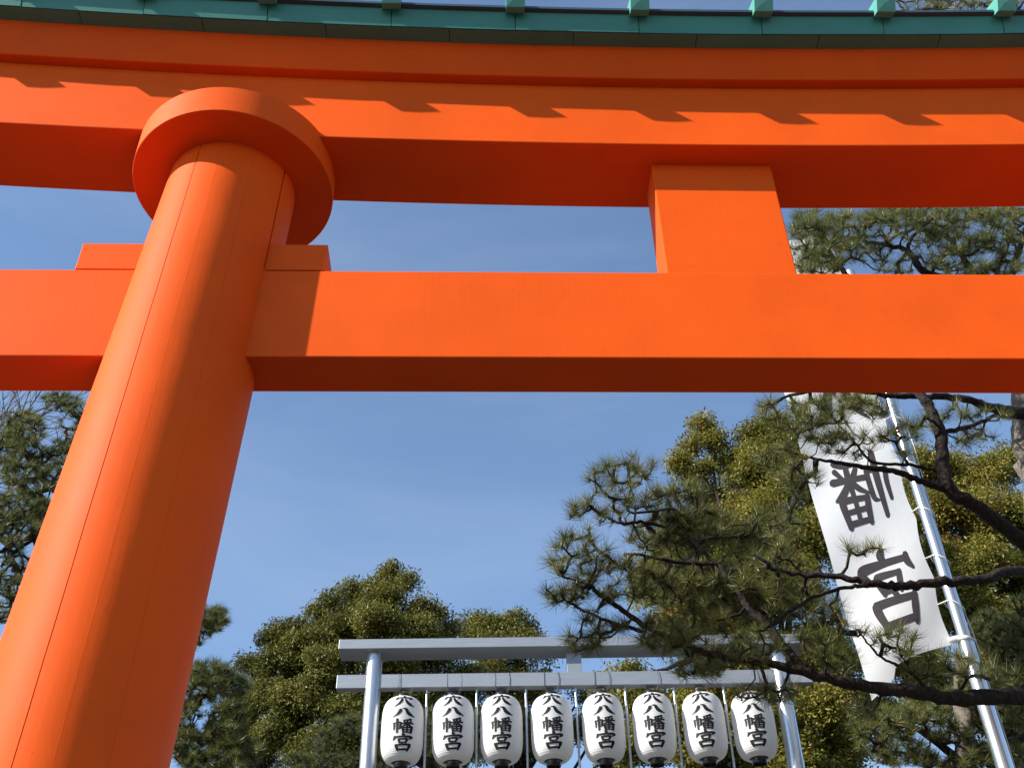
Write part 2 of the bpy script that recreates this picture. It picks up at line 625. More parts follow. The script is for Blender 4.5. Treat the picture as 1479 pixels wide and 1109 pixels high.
G = 0.0006
edges_f = [-1.09] + [u for u in rib_u if -1.05 < u < 1.78] + [1.815]
edges_s = [-1.09] + [u + RIBD * 0.47 for u in rib_u if -1.05 < u + RIBD * 0.47 < 1.78] + [1.815]
for i in range(len(edges_f) - 1):
    a, b_ = edges_f[i] + G, edges_f[i + 1] - G
    t = random.uniform(-0.0006, 0.0006)
    fp = [(1.0415 + t, 1.5975), (1.0295 + t, 1.6285), (1.0335, 1.6295), (1.0465, 1.5985)]
    lip = [(1.0215, 1.6290), (1.0215, 1.6345), (1.050, 1.6470), (1.050, 1.6290)]
    sh = [(1.0225, 1.6348), (1.1755, 1.7020), (1.1755, 1.6985), (1.045, 1.6400)]
    for pr, nm, mt in ((fp, 'fascia_panel', COPPER), (lip, 'drip_edge', COPPER_DARK), (sh, 'roof_sheet', COPPER)):
        quad_panel(nm, a, b_, pr, mat=mt)
        quad_panel(nm, a, b_, mir(pr), mat=mt)
for i in range(len(edges_s) - 1):
    a, b_ = edges_s[i] + G, edges_s[i + 1] - G
    t = random.uniform(-0.0003, 0.0003)
    sp = [(1.0428, 1.5965 + t), (1.0450, 1.5995), (1.110, 1.5995), (1.110, 1.5965 + t)]
    quad_panel('soffit_panel', a, b_, sp)
    quad_panel('soffit_panel', a, b_, mir(sp))
def rib(u, back):
    w_ = 0.0150
    d2 = KC * (u - UC) ** 2
    P = []
    sgn = lambda v: (2 * 1.1755 - v) if back else v
    for (v, z) in ((1.0126, 1.6170), (0.9990, 1.6390), (1.1755, 1.7250), (1.1755, 1.6900), (1.0400, 1.6380), (1.0290, 1.6252)):
        P += [W(u - w_, sgn(v), z + d2), W(u + w_, sgn(v), z + d2)]
    P.append(W(u - 0.003, sgn(1.0048), 1.6275 + d2))     # pressed crease on the end face
    F = [(0, 12, 1), (12, 0, 2), (12, 2, 3), (12, 3, 1), (2, 4, 5, 3), (0, 10, 8, 6, 4, 2), (1, 3, 5, 7, 9, 11), (0, 1, 11, 10), (10, 11, 9, 8), (8, 9, 7, 6)]
    me = bpy.data.meshes.new('roof_rib')
    me.from_pydata(P, [], F)
    bm = bmesh.new()
    bm.from_mesh(me)
    bmesh.ops.recalc_face_normals(bm, faces=bm.faces[:])
    bm.to_mesh(me)
    bm.free()
    me.materials.append(COPPER_LIGHT)
    keep(link('roof_rib', me), gate)
for u in rib_u:
    if -1.08 < u < 1.80:
        rib(u, False)
        rib(u, True)
quad_panel('ridge_cap', -1.095, 1.82, [(1.160, 1.716), (1.160, 1.738), (1.1755, 1.745), (1.191, 1.738), (1.191, 1.716)], n=60)

# ------------------------------------------------------------------ brush characters: strokes as (x, y, width) in a 100 x 100 box, y down
CH = {
 'cave': [[(50, 1, 7), (54, 8, 11), (51, 16, 6)],
          [(17, 17, 7), (16, 27, 9), (9, 40, 4)],
          [(15, 23, 8), (50, 20, 8), (84, 19, 11), (91, 23, 10), (82, 34, 5), (74, 41, 2)],
          [(41, 34, 9), (38, 52, 10), (26, 76, 8), (5, 95, 2)],
          [(58, 33, 6), (64, 54, 10), (78, 78, 14), (98, 93, 4)]],
 'eight': [[(37, 18, 8), (36, 36, 11), (25, 66, 9), (4, 90, 2)],
           [(47, 12, 5), (60, 14, 9), (66, 38, 11), (78, 66, 15), (99, 84, 4)]],
 'banner': [[(5, 30, 7), (8, 50, 7), (7, 76, 5)],
            [(6, 32, 6), (34, 28, 7), (38, 32, 7), (37, 66, 7), (29, 73, 3)],
            [(21, 4, 8), (23, 40, 9), (22, 97, 6)],
            [(88, 3, 9), (74, 10, 8), (52, 14, 4)],
            [(54, 19, 6), (61, 29, 8)],
            [(90, 15, 7), (80, 29, 5)],
            [(43, 36, 7), (70, 33, 7), (98, 30, 9)],
            [(70, 12, 7), (71, 34, 8), (70, 58, 6)],
            [(67, 37, 7), (57, 50, 7), (41, 60, 2)],
            [(74, 37, 5), (84, 49, 9), (100, 57, 4)],
            [(48, 62, 7), (51, 80, 8), (52, 99, 6)],
            [(49, 64, 6), (86, 60, 8), (92, 64, 9), (89, 98, 7)],
            [(53, 78, 6), (88, 77, 6)],
            [(70, 62, 6), (70, 93, 6)],
            [(52, 94, 6), (88, 93, 7)]],
 'palace': [[(50, 0, 7), (54, 7, 11), (51, 14, 6)],
            [(13, 16, 7), (13, 26, 9), (6, 37, 4)],
            [(12, 21, 7), (50, 18, 8), (86, 17, 11), (93, 21, 10), (84, 31, 5), (77, 36, 2)],
            [(32, 34, 7), (35, 46, 8), (37, 58, 6)],
            [(33, 35, 6), (66, 32, 8), (71, 36, 9), (66, 56, 6)],
            [(37, 54, 6), (67, 53, 6)],
            [(51, 55, 7), (47, 63, 7), (41, 69, 4)],
            [(18, 68, 8), (23, 84, 10), (27, 101, 7)],
            [(20, 70, 7), (78, 65, 9), (86, 70, 11), (78, 100, 7)],
            [(26, 95, 7), (78, 93, 8)]],
}
def stroke_ribbons(name, sub=7, weight=1.0):
    """list of (centre points (n,2), half-width vectors (n,2)) for each stroke"""
    out = []
    for st in CH[name]:
        P = smooth_path(np.array([(x, y, w) for x, y, w in st], float), sub)
        c, w = P[:, :2], P[:, 2] * weight
        T = np.gradient(c, axis=0)
        T /= np.linalg.norm(T, axis=1)[:, None] + 1e-9
        N = np.stack([-T[:, 1], T[:, 0]], 1)
        # rounded, slightly slanted brush ends
        c = np.vstack([c[0] - T[0] * w[0] * 0.35, c, c[-1] + T[-1] * w[-1] * 0.4])
        w = np.concatenate([[w[0] * 0.55], w, [w[-1] * 0.45]])
        N = np.vstack([N[0], N, N[-1]])
        out.append((c, N * w[:, None] * 0.5))
    return out

def char_mesh(fn, name, cols=4, weight=1.0):
    """fn maps arrays (x, y, lift) in the 100-box to points; returns verts, faces"""
    V, F, n0 = [], [], 0
    for si, (c, h) in enumerate(stroke_ribbons(name, 7, weight)):
        n = len(c)
        t = np.linspace(-1, 1, cols + 1)
        pts = c[:, None, :] + h[:, None, :] * t[None, :, None]
        V.append(fn(pts[..., 0].ravel(), pts[..., 1].ravel(), 0.0002 * si))
        i = np.arange(n - 1)[:, None] * (cols + 1) + np.arange(cols)[None, :]
        F.append((np.stack([i, i + 1, i + cols + 2, i + cols + 1], -1).reshape(-1, 4)) + n0)
        n0 += n * (cols + 1)
    return np.concatenate(V), np.concatenate(F)

# ------------------------------------------------------------------ steel lantern rack on the terrace
RY = 10.0
RYAW = 0.018                                    # the rack is turned a little against the gate
def rk(px, py, dv=0.0):
    """point of the rack's plane (moved dv along depth) seen at a photo pixel"""
    d = ray(px, py)
    # plane: y = RY + dv - tan(yaw) * x
    t = (RY + dv) / (d[1] + math.tan(RYAW) * d[0])
    return EYE + d * t

def rack_xyz(x, dv, z):
    """x along the rack, dv depth from its plane"""
    return (x * math.cos(RYAW) + dv * math.sin(RYAW), RY - math.tan(RYAW) * x * math.cos(RYAW) + dv, z)

def rx(px, py, dv=0.0):
    p = rk(px, py, dv)
    return (p[0] - dv * math.sin(RYAW)) / math.cos(RYAW), p[2]

rack_base = rack_xyz(0.5, 0, 0)
rack = empty('lantern_rack', (rack_base[0], rack_base[1], float(gz(0, RY))), 'silver steel frame of two posts and two beams carrying the paper lanterns', 'lantern rack')

def rack_box(name, x0, x1, d0, d1, z0, z1, mat, bev=0.004):
    o = box_mesh(name, (x0, d0, z0), (x1, d1, z1), mat, None, bev)
    me = o.data
    co = np.empty(len(me.vertices) * 3)
    me.vertices.foreach_get('co', co)
    co = co.reshape(-1, 3)
    q = np.array([rack_xyz(x, d, z) for x, d, z in co])
    me.vertices.foreach_set('co', q.ravel())
    me.update()
    return keep(o, rack)

TD = 0.13                                        # half depth of the top beam
xl, z_t1 = rx(490, 923.0, -TD)
_, z_t0 = rx(490, 936.6, -TD)
xr, _ = rx(1163, 918.0, -TD)
rack_box('top_beam', xl, xr, -TD, TD, z_t0, z_t1, STEEL_BEAM)
xl2, z_l1 = rx(487, 974.2, -0.045)
_, z_l0 = rx(487, 993.6, -0.045)
xr2, _ = rx(1171, 968, -0.045)
rack_box('lower_beam', xl2, xr2, -0.045, 0.045, z_l0, z_l1, STEEL_BEAM)
xa, _ = rx(819, 960, -0.04)
xb, _ = rx(840, 960, -0.04)
rack_box('centre_strut', xa, xb, -0.04, 0.04, z_l1, z_t0, STEEL_BEAM, 0.002)
for (px, ) in ((540.5,), (1124,)):
    xp, _ = rx(px, 960, 0)
    P = [rack_xyz(xp, 0, z) for z in np.linspace(2.6, z_t0, 12)]
    V, F = tube(P, [0.074] * 12, 40)
    po = keep(np_mesh('post', V, F, STEEL, None, True), rack)
    # weld collars
    for zc in (z_l0 - 0.75, z_l0 - 1.9):
        V, F = tube([rack_xyz(xp, 0, zc - 0.006), rack_xyz(xp, 0, zc - 0.004), rack_xyz(xp, 0, zc + 0.004), rack_xyz(xp, 0, zc + 0.006)], [0.074, 0.0765, 0.0765, 0.074], 40)
        c_ = np_mesh('weld_collar', V, F, STEEL, None, True)
        c_.parent = po
        c_.matrix_parent_inverse = Matrix.Translation(rack.location).inverted() @ Matrix.Identity(4)
for px in (616.5, 688.5, 759.5, 831.5, 903, 973.5, 1045.5):
    xp, _ = rx(px, 1000, 0)
    V, F = tube([rack_xyz(xp, 0, z) for z in (3.6, 4.8, z_l0)], [0.011] * 3, 10)
    keep(np_mesh('hanging_rod', V, F, STEEL, None, True), rack)
xm0, _ = rx(560, 1000, 0)
rack_box('bottom_rail', rx(540.5, 960, 0)[0], rx(1124, 960, 0)[0], -0.03, 0.03, 3.55, 3.62, STEEL_BEAM, 0.003)

# ------------------------------------------------------------------ eight paper lanterns, sharing meshes
L_TOPPX, L_BOTPX = 1003.0, 1105.0
_, lz_top = rx(724, 1004.5, -0.06)
_, lz_bot = rx(724, 1093.5, -0.12)
LH = lz_top - lz_bot
LR = 0.193
def lantern_r(t):
    """radius of the paper at height fraction t (0 bottom, 1 top), before ribs"""
    e = (2 * t - 1) * 0.984
    return LR * (1 - abs(e) ** 4.2) ** 0.27 * (1 - 0.02 * e * e)

ribs = 34
nz, na = ribs * 4 + 1, 56
V, F = [], []
for i in range(nz):
    t = i / (nz - 1)
    r = lantern_r(t) - 0.0022 * (0.5 - 0.5 * math.cos(2 * math.pi * t * ribs + math.pi)) * 1.0
    for j in range(na):
        a = 2 * math.pi * j / na
        V.append((r * math.sin(a), -r * math.cos(a), (t - 0.5) * LH))
ii = np.arange(nz - 1)[:, None] * na
jj = np.arange(na)[None, :]
F = np.stack([ii + jj, ii + (jj + 1) % na, ii + na + (jj + 1) % na, ii + na + jj], -1).reshape(-1, 4)
def shared(name, V, F, mat, smooth=True):
    me = bpy.data.meshes.new(name)
    me.from_pydata([tuple(map(float, v)) for v in V], [], [tuple(map(int, f)) for f in F])
    me.update()
    me.materials.append(mat)
    if smooth:
        me.polygons.foreach_set('use_smooth', np.ones(len(me.polygons), bool))
    return me
me_paper = shared('lantern_paper', np.array(V), F, PAPER)
def lathe0(prof, n=40):
    V = [(r * math.sin(2 * math.pi * j / n), -r * math.cos(2 * math.pi * j / n), z) for (r, z) in prof for j in range(n)]
    F = [(i * n + j, i * n + (j + 1) % n, (i + 1) * n + (j + 1) % n, (i + 1) * n + j) for i in range(len(prof) - 1) for j in range(n)]
    return np.array(V), np.array(F)
rb = lantern_r(0.0) * 0.86
hb = -LH / 2
me_low = shared('lantern_bottom_ring', *lathe0([(rb * 1.12, hb + 0.008), (rb * 0.90, hb - 0.001), (rb * 0.86, hb - 0.040), (rb * 0.82, hb - 0.044), (rb * 0.72, hb - 0.044), (rb * 0.70, hb - 0.02), (0.02, hb + 0.0)]), LACQUER)
me_low.set_sharp_from_angle(angle=0.7)
ht = LH / 2
me_top = shared('lantern_top_ring', *lathe0([(rb * 0.84, ht - 0.02), (rb * 0.86, ht + 0.004), (rb * 0.84, ht + 0.04), (rb * 0.78, ht + 0.046), (rb * 0.70, ht + 0.046), (rb * 0.68, ht)]), LACQUER)
me_top.set_sharp_from_angle(angle=0.7)
char_meshes = []
cw = 0.212
for ci, nm in enumerate(('cave', 'eight', 'banner', 'palace')):
    t_top = (0.955, 0.745, 0.570, 0.335)[ci]
    ch_h = (0.200, 0.165, 0.225, 0.240)[ci] * LH
    ww = cw * (0.95, 1.0, 0.88, 0.9)[ci]
    def fn(x, y, lift, t_top=t_top, ch_h=ch_h, ww=ww):
        t = np.clip(t_top - (y / 100.0) * ch_h / LH, 0.02, 0.995)
        r = np.array([lantern_r(tt) for tt in t]) + 0.0016 + lift
        a = (x - 50) / 100.0 * ww / LR
        return np.stack([r * np.sin(a), -r * np.cos(a), (t - 0.5) * LH], 1)
    char_meshes.append(shared('character', *char_mesh(fn, nm, weight=1.5), INK, True))
# wires: two that wrap the beam and carry the lantern
wz0 = ht + 0.03
zc_l = (lz_top + lz_bot) / 2
me_wires = []
for sx in (-0.055, 0.075):
    beam_top, beam_bot = z_l1 - zc_l, z_l0 - zc_l
    pts = [(sx * 0.6, -0.02, wz0), (sx, -0.05, beam_bot - 0.01), (sx * 1.04 + 0.004, -0.05, (beam_bot + beam_top) / 2), (sx * 0.98, -0.05, beam_top + 0.003),
           (sx, 0.0, beam_top + 0.004), (sx, 0.05, beam_top + 0.003), (sx, 0.05, beam_bot - 0.01), (sx * 0.6, 0.02, wz0)]
    V, F = tube(pts, [0.0027] * len(pts), 6)
    me_wires.append(shared('hanging_wire', V, F, WIRE))
me_handle = shared('lantern_handle', *tube(smooth_path([(-rb * 0.75, 0, ht + 0.03), (-rb * 0.5, 0, ht + 0.085), (0, 0, ht + 0.10), (rb * 0.5, 0, ht + 0.085), (rb * 0.75, 0, ht + 0.03)], 4), [0.004] * 17, 6), WIRE)

lan_px = [(581.0, 1055.5), (654.3, 1054.5), (724.5, 1053.0), (797.5, 1053.5), (872.0, 1053.5), (945.0, 1052.5), (1018.0, 1051.5), (1089.5, 1050.5)]
lan_lab = ['white paper lantern hanging first beside the left steel post of the rack',
           'white paper lantern hanging second from the left steel post of the rack',
           'white paper lantern hanging third from the left steel post of the rack',
           'white paper lantern hanging just left of the rack centre strut, fourth from the left post',
           'white paper lantern hanging just right of the rack centre strut, fourth from the right post',
           'white paper lantern hanging third from the right steel post of the rack',
           'white paper lantern hanging second from the right steel post of the rack',
           'white paper lantern hanging first beside the right steel post, under the pine needles']
proto_parts = [('lantern_paper', me_paper), ('top_ring', me_top), ('bottom_ring', me_low), ('handle', me_handle)] + \
              [('character', m_) for m_ in char_meshes] + [('hanging_wire', m_) for m_ in me_wires]
for i, ((px, py), lab) in enumerate(zip(lan_px, lan_lab)):
    xp, _ = rx(px, py, 0)
    p = rack_xyz(xp, 0, zc_l)
    t = empty('paper_lantern', p, lab, 'lantern', 'paper lanterns hanging in a row from the steel rack')
    t.rotation_euler = (random.uniform(-0.012, 0.012), random.uniform(-0.012, 0.012), -RYAW - math.atan2(p[0], RY) * 0.8 + (0.05, -0.01, 0.0, 0.03, 0.06, 0.02, -0.05, 0.03)[i])
    for nm, me in proto_parts:
        o = link(nm, me, t)

# ------------------------------------------------------------------ banner pole and banner
FY = 8.7
pb = at(1452, 1109, FY)
pt = at(1284, 572, FY)
pdir = (pb - pt) / np.linalg.norm(pb - pt)
foot_t = (pb[2] - float(gz(0, FY))) / -pdir[2]
foot = pb + pdir * (foot_t + 0.25)
ptop = pt - pdir * 1.75
flag_pole = empty('flagpole', tuple(foot), 'leaning polished steel pole holding up the long white banner', 'flagpole')
L_all = np.linalg.norm(foot - ptop)
cut = np.linalg.norm(at(1395, 925, FY) - foot)
def pole_at(s):
    return foot - pdir * s
V, F = tube([pole_at(0), pole_at(cut * 0.5), pole_at(cut - 0.03), pole_at(cut), pole_at(cut + 0.002)], [0.066, 0.066, 0.066, 0.065, 0.053], 32)
keep(np_mesh('lower_pole_section', V, F, POLE, None, True), flag_pole).data.set_sharp_from_angle(angle=0.5)
V, F = tube([pole_at(cut - 0.05), pole_at((cut + L_all) / 2), pole_at(L_all - 0.01), pole_at(L_all), pole_at(L_all + 0.01)], [0.053, 0.0525, 0.052, 0.034, 0.001], 32)
keep(np_mesh('upper_pole_section', V, F, POLE, None, True), flag_pole).data.set_sharp_from_angle(angle=0.5)
# halyard hanging loosely along the pole
side = np.cross(pdir, [0, 1, 0])
side /= np.linalg.norm(side)
if side[0] < 0:
    side = -side
hp = []
for q in np.linspace(1.2, L_all - 0.2, 60):
    hp.append(pole_at(q) + side * (0.072 + 0.012 * math.sin(q * 5.1) * math.sin(q * 1.3)) + np.array([0, -0.03 * math.cos(q * 2.2), 0]))
V, F = tube(hp, [0.0045] * len(hp), 6)
keep(np_mesh('halyard', V, F, CORD, None, True), flag_pole)

banner = empty('banner', tuple(at(1253, 985, FY)), 'long white cloth banner with dark brush lettering seen mirrored from behind', 'banner')
TL, TR = at(1071, 350, FY), at(1204, 340, FY)
BL, BR = at(1255, 990, FY - 0.02), at(1377, 930, FY)
def flag_pt(s, t, lift=0.0):
    s, t = np.asarray(s, float), np.asarray(t, float)
    p = ((1 - s)[..., None] * TL + s[..., None] * TR) * (1 - t)[..., None] + ((1 - s)[..., None] * BL + s[..., None] * BR) * t[..., None]
    w = 0.035 * np.sin(t * 9 + s * 2.2 + 0.6) * (1 - s) + 0.02 * np.sin(t * 23 + s * 4) * (0.3 + 0.7 * (1 - s)) + 0.05 * (1 - s) ** 2 * np.sin(t * 3.1)
    w = w + 0.12 * np.clip(t - 0.93, 0, 1) / 0.07 * (1 - s) * 0.4
    p[..., 1] += w - lift
    # scalloped pole edge between the loops
    sc = 0.035 * np.abs(np.sin(t * math.pi * 8)) * np.clip((s - 0.8) / 0.2, 0, 1) ** 2
    p[..., 0] -= sc
    return p
ns, nt_ = 26, 150
S, T_ = np.meshgrid(np.linspace(0, 1, ns), np.linspace(0, 1, nt_))
# the lower hem sags at the free corner
hem = 1 + T_ * 0
Tt = T_ * (1 + 0.022 * np.clip(1 - S / 0.35, 0, 1) ** 0.7 - 0.012 * np.sin(S * math.pi * 1.0) * (S > 0.3))
P = flag_pt(S, Tt)
ii = np.arange(nt_ - 1)[:, None] * ns + np.arange(ns - 1)[None, :]
F = np.stack([ii, ii + 1, ii + ns + 1, ii + ns], -1).reshape(-1, 4)
clo = keep(np_mesh('banner_cloth', P.reshape(-1, 3), F, CLOTH, None, True), banner)
# mirrored characters: solve their places along the banner
def t_for(y_px, s=0.5):
    best = min(np.linspace(0, 1, 400), key=lambda t: abs(proj(flag_pt(np.array(s), np.array(t)))[1] - y_px))
    return best
def proj(P):
    c = CAM.T @ (np.asarray(P).reshape(3) - EYE)
    return 739.5 + FPX * c[0] / -c[2], 554.5 - FPX * c[1] / -c[2]
fb0, fb1 = t_for(660), t_for(757)
fp0, fp1 = t_for(797), t_for(906)
pitch = ((fp0 + fp1) - (fb0 + fb1)) / 2
for nm, a, b_ in (('palace', fp0, fp1), ('banner', fb0, fb1), ('eight', fb0 - pitch, fb1 - pitch), ('cave', fb0 - 2 * pitch, fb1 - 2 * pitch)):
    def fn(x, y, lift, a=a, b_=b_):
        return flag_pt(0.54 - (x - 50) / 100.0 * 0.62, a + (b_ - a) * y / 100.0, 0.0012 + lift)
    V, F = char_mesh(fn, nm, weight=1.3)
    keep(np_mesh('character', V, F, INK_CLOTH, None, False), banner)
# loops that tie the cloth to the pole
for py in (412, 470, 540, 606, 672, 738, 806, 873):
    t = t_for(py, 1.0)
    e = flag_pt(np.array(0.985), np.array(t))
    # nearest point on the pole
    q = foot - pdir * float((e - foot) @ -pdir)
    mid = (e + q) / 2
    c_ = q
    rad_ = 0.07
    pts = [e]
    for a in np.linspace(math.pi * 0.95, -math.pi * 0.95, 18):
        pts.append(c_ + side * rad_ * math.cos(a) + np.array([0, 1, 0]) * -rad_ * math.sin(a) + pdir * (0.02 + 0.05 * math.cos(a)))
    pts.append(e + np.array([0, 0.004, 0]))
    V, F = tube(np.array(pts), [0.005] * len(pts), 6)
    keep(np_mesh('tie_loop', V, F, CORD, None, True), banner)
# knotted cloth tie at the lower corner
e = flag_pt(np.array(1.0), np.array(0.995))
q = foot - pdir * float((e - foot) @ -pdir)
kp = smooth_path([e + np.array([-0.03, 0, 0]), e * 0.6 + q * 0.4 + np.array([0, -0.02, 0.015]), q + np.array([-0.01, -0.066, 0.0]), q + side * 0.066 + np.array([0, -0.02, -0.01]), q + np.array([0, 0.066, -0.02])], 6)
V, F = tube(kp, np.interp(np.linspace(0, 1, len(kp)), [0, 0.3, 0.6, 1], [0.035, 0.028, 0.014, 0.010]), 10)
keep(np_mesh('corner_tie', V, F, CLOTH, None, True), banner)

# ------------------------------------------------------------------ trees
def jitter_path(P, amp, n=5):
    P = np.asarray(P, float)
    Q = smooth_path(P, n)
    L = np.linalg.norm(np.diff(Q, axis=0), axis=1).mean() if len(Q) > 1 else 0.1
    Q[1:-1] += rng.normal(0, 1, (len(Q) - 2, 3)) * amp * L
    return Q

def needles_mesh(pos, dirs, length, k, width, spread=(0.12, 1.25), back=0.05):
    n = len(pos)
    N = n * k
    p = np.repeat(pos, k, 0)
    d = np.repeat(dirs, k, 0)
    ref = np.where(np.abs(d[:, 2:3]) < 0.9, np.array([[0, 0, 1.0]]), np.array([[1.0, 0, 0]]))
    a = np.cross(d, ref)
    a /= np.linalg.norm(a, axis=1)[:, None]
    b = np.cross(d, a)
    u = rng.random(N)
    th = spread[0] + (spread[1] - spread[0]) * np.sqrt(u)
    ph = rng.random(N) * 2 * math.pi
    w = (np.cos(th)[:, None] * d + np.sin(th)[:, None] * (np.cos(ph)[:, None] * a + np.sin(ph)[:, None] * b))
    L = np.repeat(length * rng.uniform(0.8, 1.15, n), k) * rng.uniform(0.75, 1.08, N)
    base = p - d * (back * rng.random(N) * (th / spread[1]))[:, None]
    sidev = np.cross(w, rng.normal(0, 1, (N, 3)))
    sidev /= np.linalg.norm(sidev, axis=1)[:, None] + 1e-9
    wd = width * rng.uniform(0.8, 1.25, N)[:, None]
    tip = base + w * L[:, None]
    tip[:, 2] -= L * 0.06 * rng.random(N)
    V = np.stack([base - sidev * wd * 0.5, base + sidev * wd * 0.5, tip], 1).reshape(-1, 3)
    F = np.arange(N * 3).reshape(-1, 3)
    tint = np.clip(np.repeat(rng.normal(0.48, 0.16, n), k) + rng.normal(0, 0.13, N), 0, 0.98)
    tint[rng.random(N) < 0.025] = 1.0
    return V, F, tint

def grow(limbs, attractors, step=0.11, kink=0.34, lift=0.35, max_reach=1.3):
    """Grow crooked twigs from the limbs to each attractor; returns chains, node radii and tuft directions."""
    nodes = [p for L, _ in limbs for p in L]
    par = [-1] * len(nodes)
    N = np.array(nodes)
    rootmin = np.array([np.linalg.norm(N - a, axis=1).min() for a in attractors])
    order = np.argsort(rootmin)
    cap = len(N) + len(attractors) * 14
    buf = np.empty((cap, 3))
    buf[:len(N)] = N
    n = len(N)
    limb_n = n
    par += [0] * (cap - n)
    chains, tufts, tdir = [], [], []
    for i in order:
        a = attractors[i]
        d2 = ((buf[:n] - a) ** 2).sum(1)
        d2[:limb_n] *= 0.8
        j = int(np.argmin(d2))
        dist = math.sqrt(((buf[j] - a) ** 2).sum())
        if dist > max_reach or dist < 0.03:
            continue
        m = max(2, min(12, int(dist / step) + 1))
        s = buf[j].copy()
        perp = rng.normal(0, 1, 3)
        path = []
        off = np.zeros(3)
        for q in range(1, m + 1):
            t = q / m
            p = s + (a - s) * t
            off = off * 0.6 + rng.normal(0, 1, 3) * kink * dist / m
            p = p + off * (1 - t) * 1.0 + np.array([0, 0, -lift * dist * 0.35 * math.sin(math.pi * t)])
            path.append(p)
        idx = [j]
        for p in path:
            buf[n] = p
            par[n] = idx[-1]
            idx.append(n)
            n += 1
        chains.append(idx)
        tufts.append(path[-1])
        dd = path[-1] - buf[idx[-2]]
        tdir.append(dd / (np.linalg.norm(dd) + 1e-9))
    cnt = np.zeros(n)
    for c in chains:
        cnt[c[-1]] += 1
    for i in range(n - 1, limb_n - 1, -1):
        if par[i] >= 0:
            cnt[par[i]] += cnt[i]
    return buf[:n], chains, cnt, np.array(tufts), np.array(tdir), limb_n

def pads_to_attractors(pads, mind, mult=1.0):
    """pads: (px, py, rx, ry, Y, dY, n) ellipses of foliage at distance Y, dY deep"""
    out = []
    for (px, py, rxx, ryy, Y, dY, n) in pads:
        if n >= 40 and mult < 2:
            Y += 0.38
        for _ in range(int(n * mult + 0.5)):
            a, r = rng.random() * 2 * math.pi, math.sqrt(rng.random())
            out.append(at(px + rxx * r * math.cos(a), py + ryy * r * math.sin(a), Y + rng.uniform(-dY, dY)))
    return np.array(out)

def pine(name, label, limbs_px, pads, base_mat, trunk_idx=(0,), needle_len=0.115, k=60, width=0.0026, mat=NEEDLE, kink=0.3, tw=0.0042,
         foot_pt=None, up=0.75, group=None, sides=12, buds=True, max_reach=1.6, lift=0.35, mult=1.0, rscale=1.0):
    limbs = []
    for L in limbs_px:
        P = np.array([at(x, y, Y) if Y > 0 else np.array([x, -Y, y]) for (x, y, Y, r) in L])
        R = np.array([q[3] for q in L]) * rscale
        n = 7
        Q = jitter_path(P, 0.10, n)
        RR = np.interp(np.linspace(0, len(L) - 1, len(Q)), np.arange(len(L)), R)
        limbs.append((Q, RR))
    base = limbs[0][0][0]
    tree = empty(name, tuple(base), label, 'tree', group)
    for i, (Q, RR) in enumerate(limbs):
        RR = RR * (1 + rng.normal(0, 0.05, len(RR)))
        sd = 20 if i in trunk_idx else sides
        V, F = tube(Q, RR, sd)
        V = V + rng.normal(0, 1, V.shape) * np.repeat(RR, sd)[:, None] * 0.045
        keep(np_mesh('trunk' if i in trunk_idx else 'limb', V, F, base_mat if i in trunk_idx else BARK_DARK, None, True), tree)
    att = pads_to_attractors(pads, 0.05, mult)
    nod, chains, cnt, tufts, tdir, ln = grow(limbs, att, kink=kink, max_reach=max_reach, lift=lift)
    bag = Bag()
    for c in chains:
        P = nod[c]
        r = tw * np.clip(cnt[c], 1, 40) ** 0.42
        if c[0] < ln:
            r[0] = r[1] * 1.15
        V, F = tube(P, r, 5)
        bag.add(V, F)
    tw_o = keep(bag.build('twigs', BARK_DARK, None, True), tree)
    tw_o['kind'] = 'stuff'
    d = tdir * 0.55 + np.array([0, 0, up]) + rng.normal(0, 0.28, tdir.shape)
    d /= np.linalg.norm(d, axis=1)[:, None]
    V, F, tint = needles_mesh(tufts, d, needle_len, k, width)
    ne = keep(np_mesh('needles', V, F, mat, None, False, tint), tree)
    ne['kind'] = 'stuff'
    if buds:
        sel = rng.random(len(tufts)) < 0.5
        bp, bd = tufts[sel], d[sel]
        bag = Bag()
        for p, q in zip(bp, bd):
            V, F = tube([p, p + q * 0.010, p + q * 0.024], [0.0035, 0.0045, 0.0008], 5)
            bag.add(V, F)
        bo = keep(bag.build('buds', BUD, None, True), tree)
        bo['kind'] = 'stuff'
    return tree

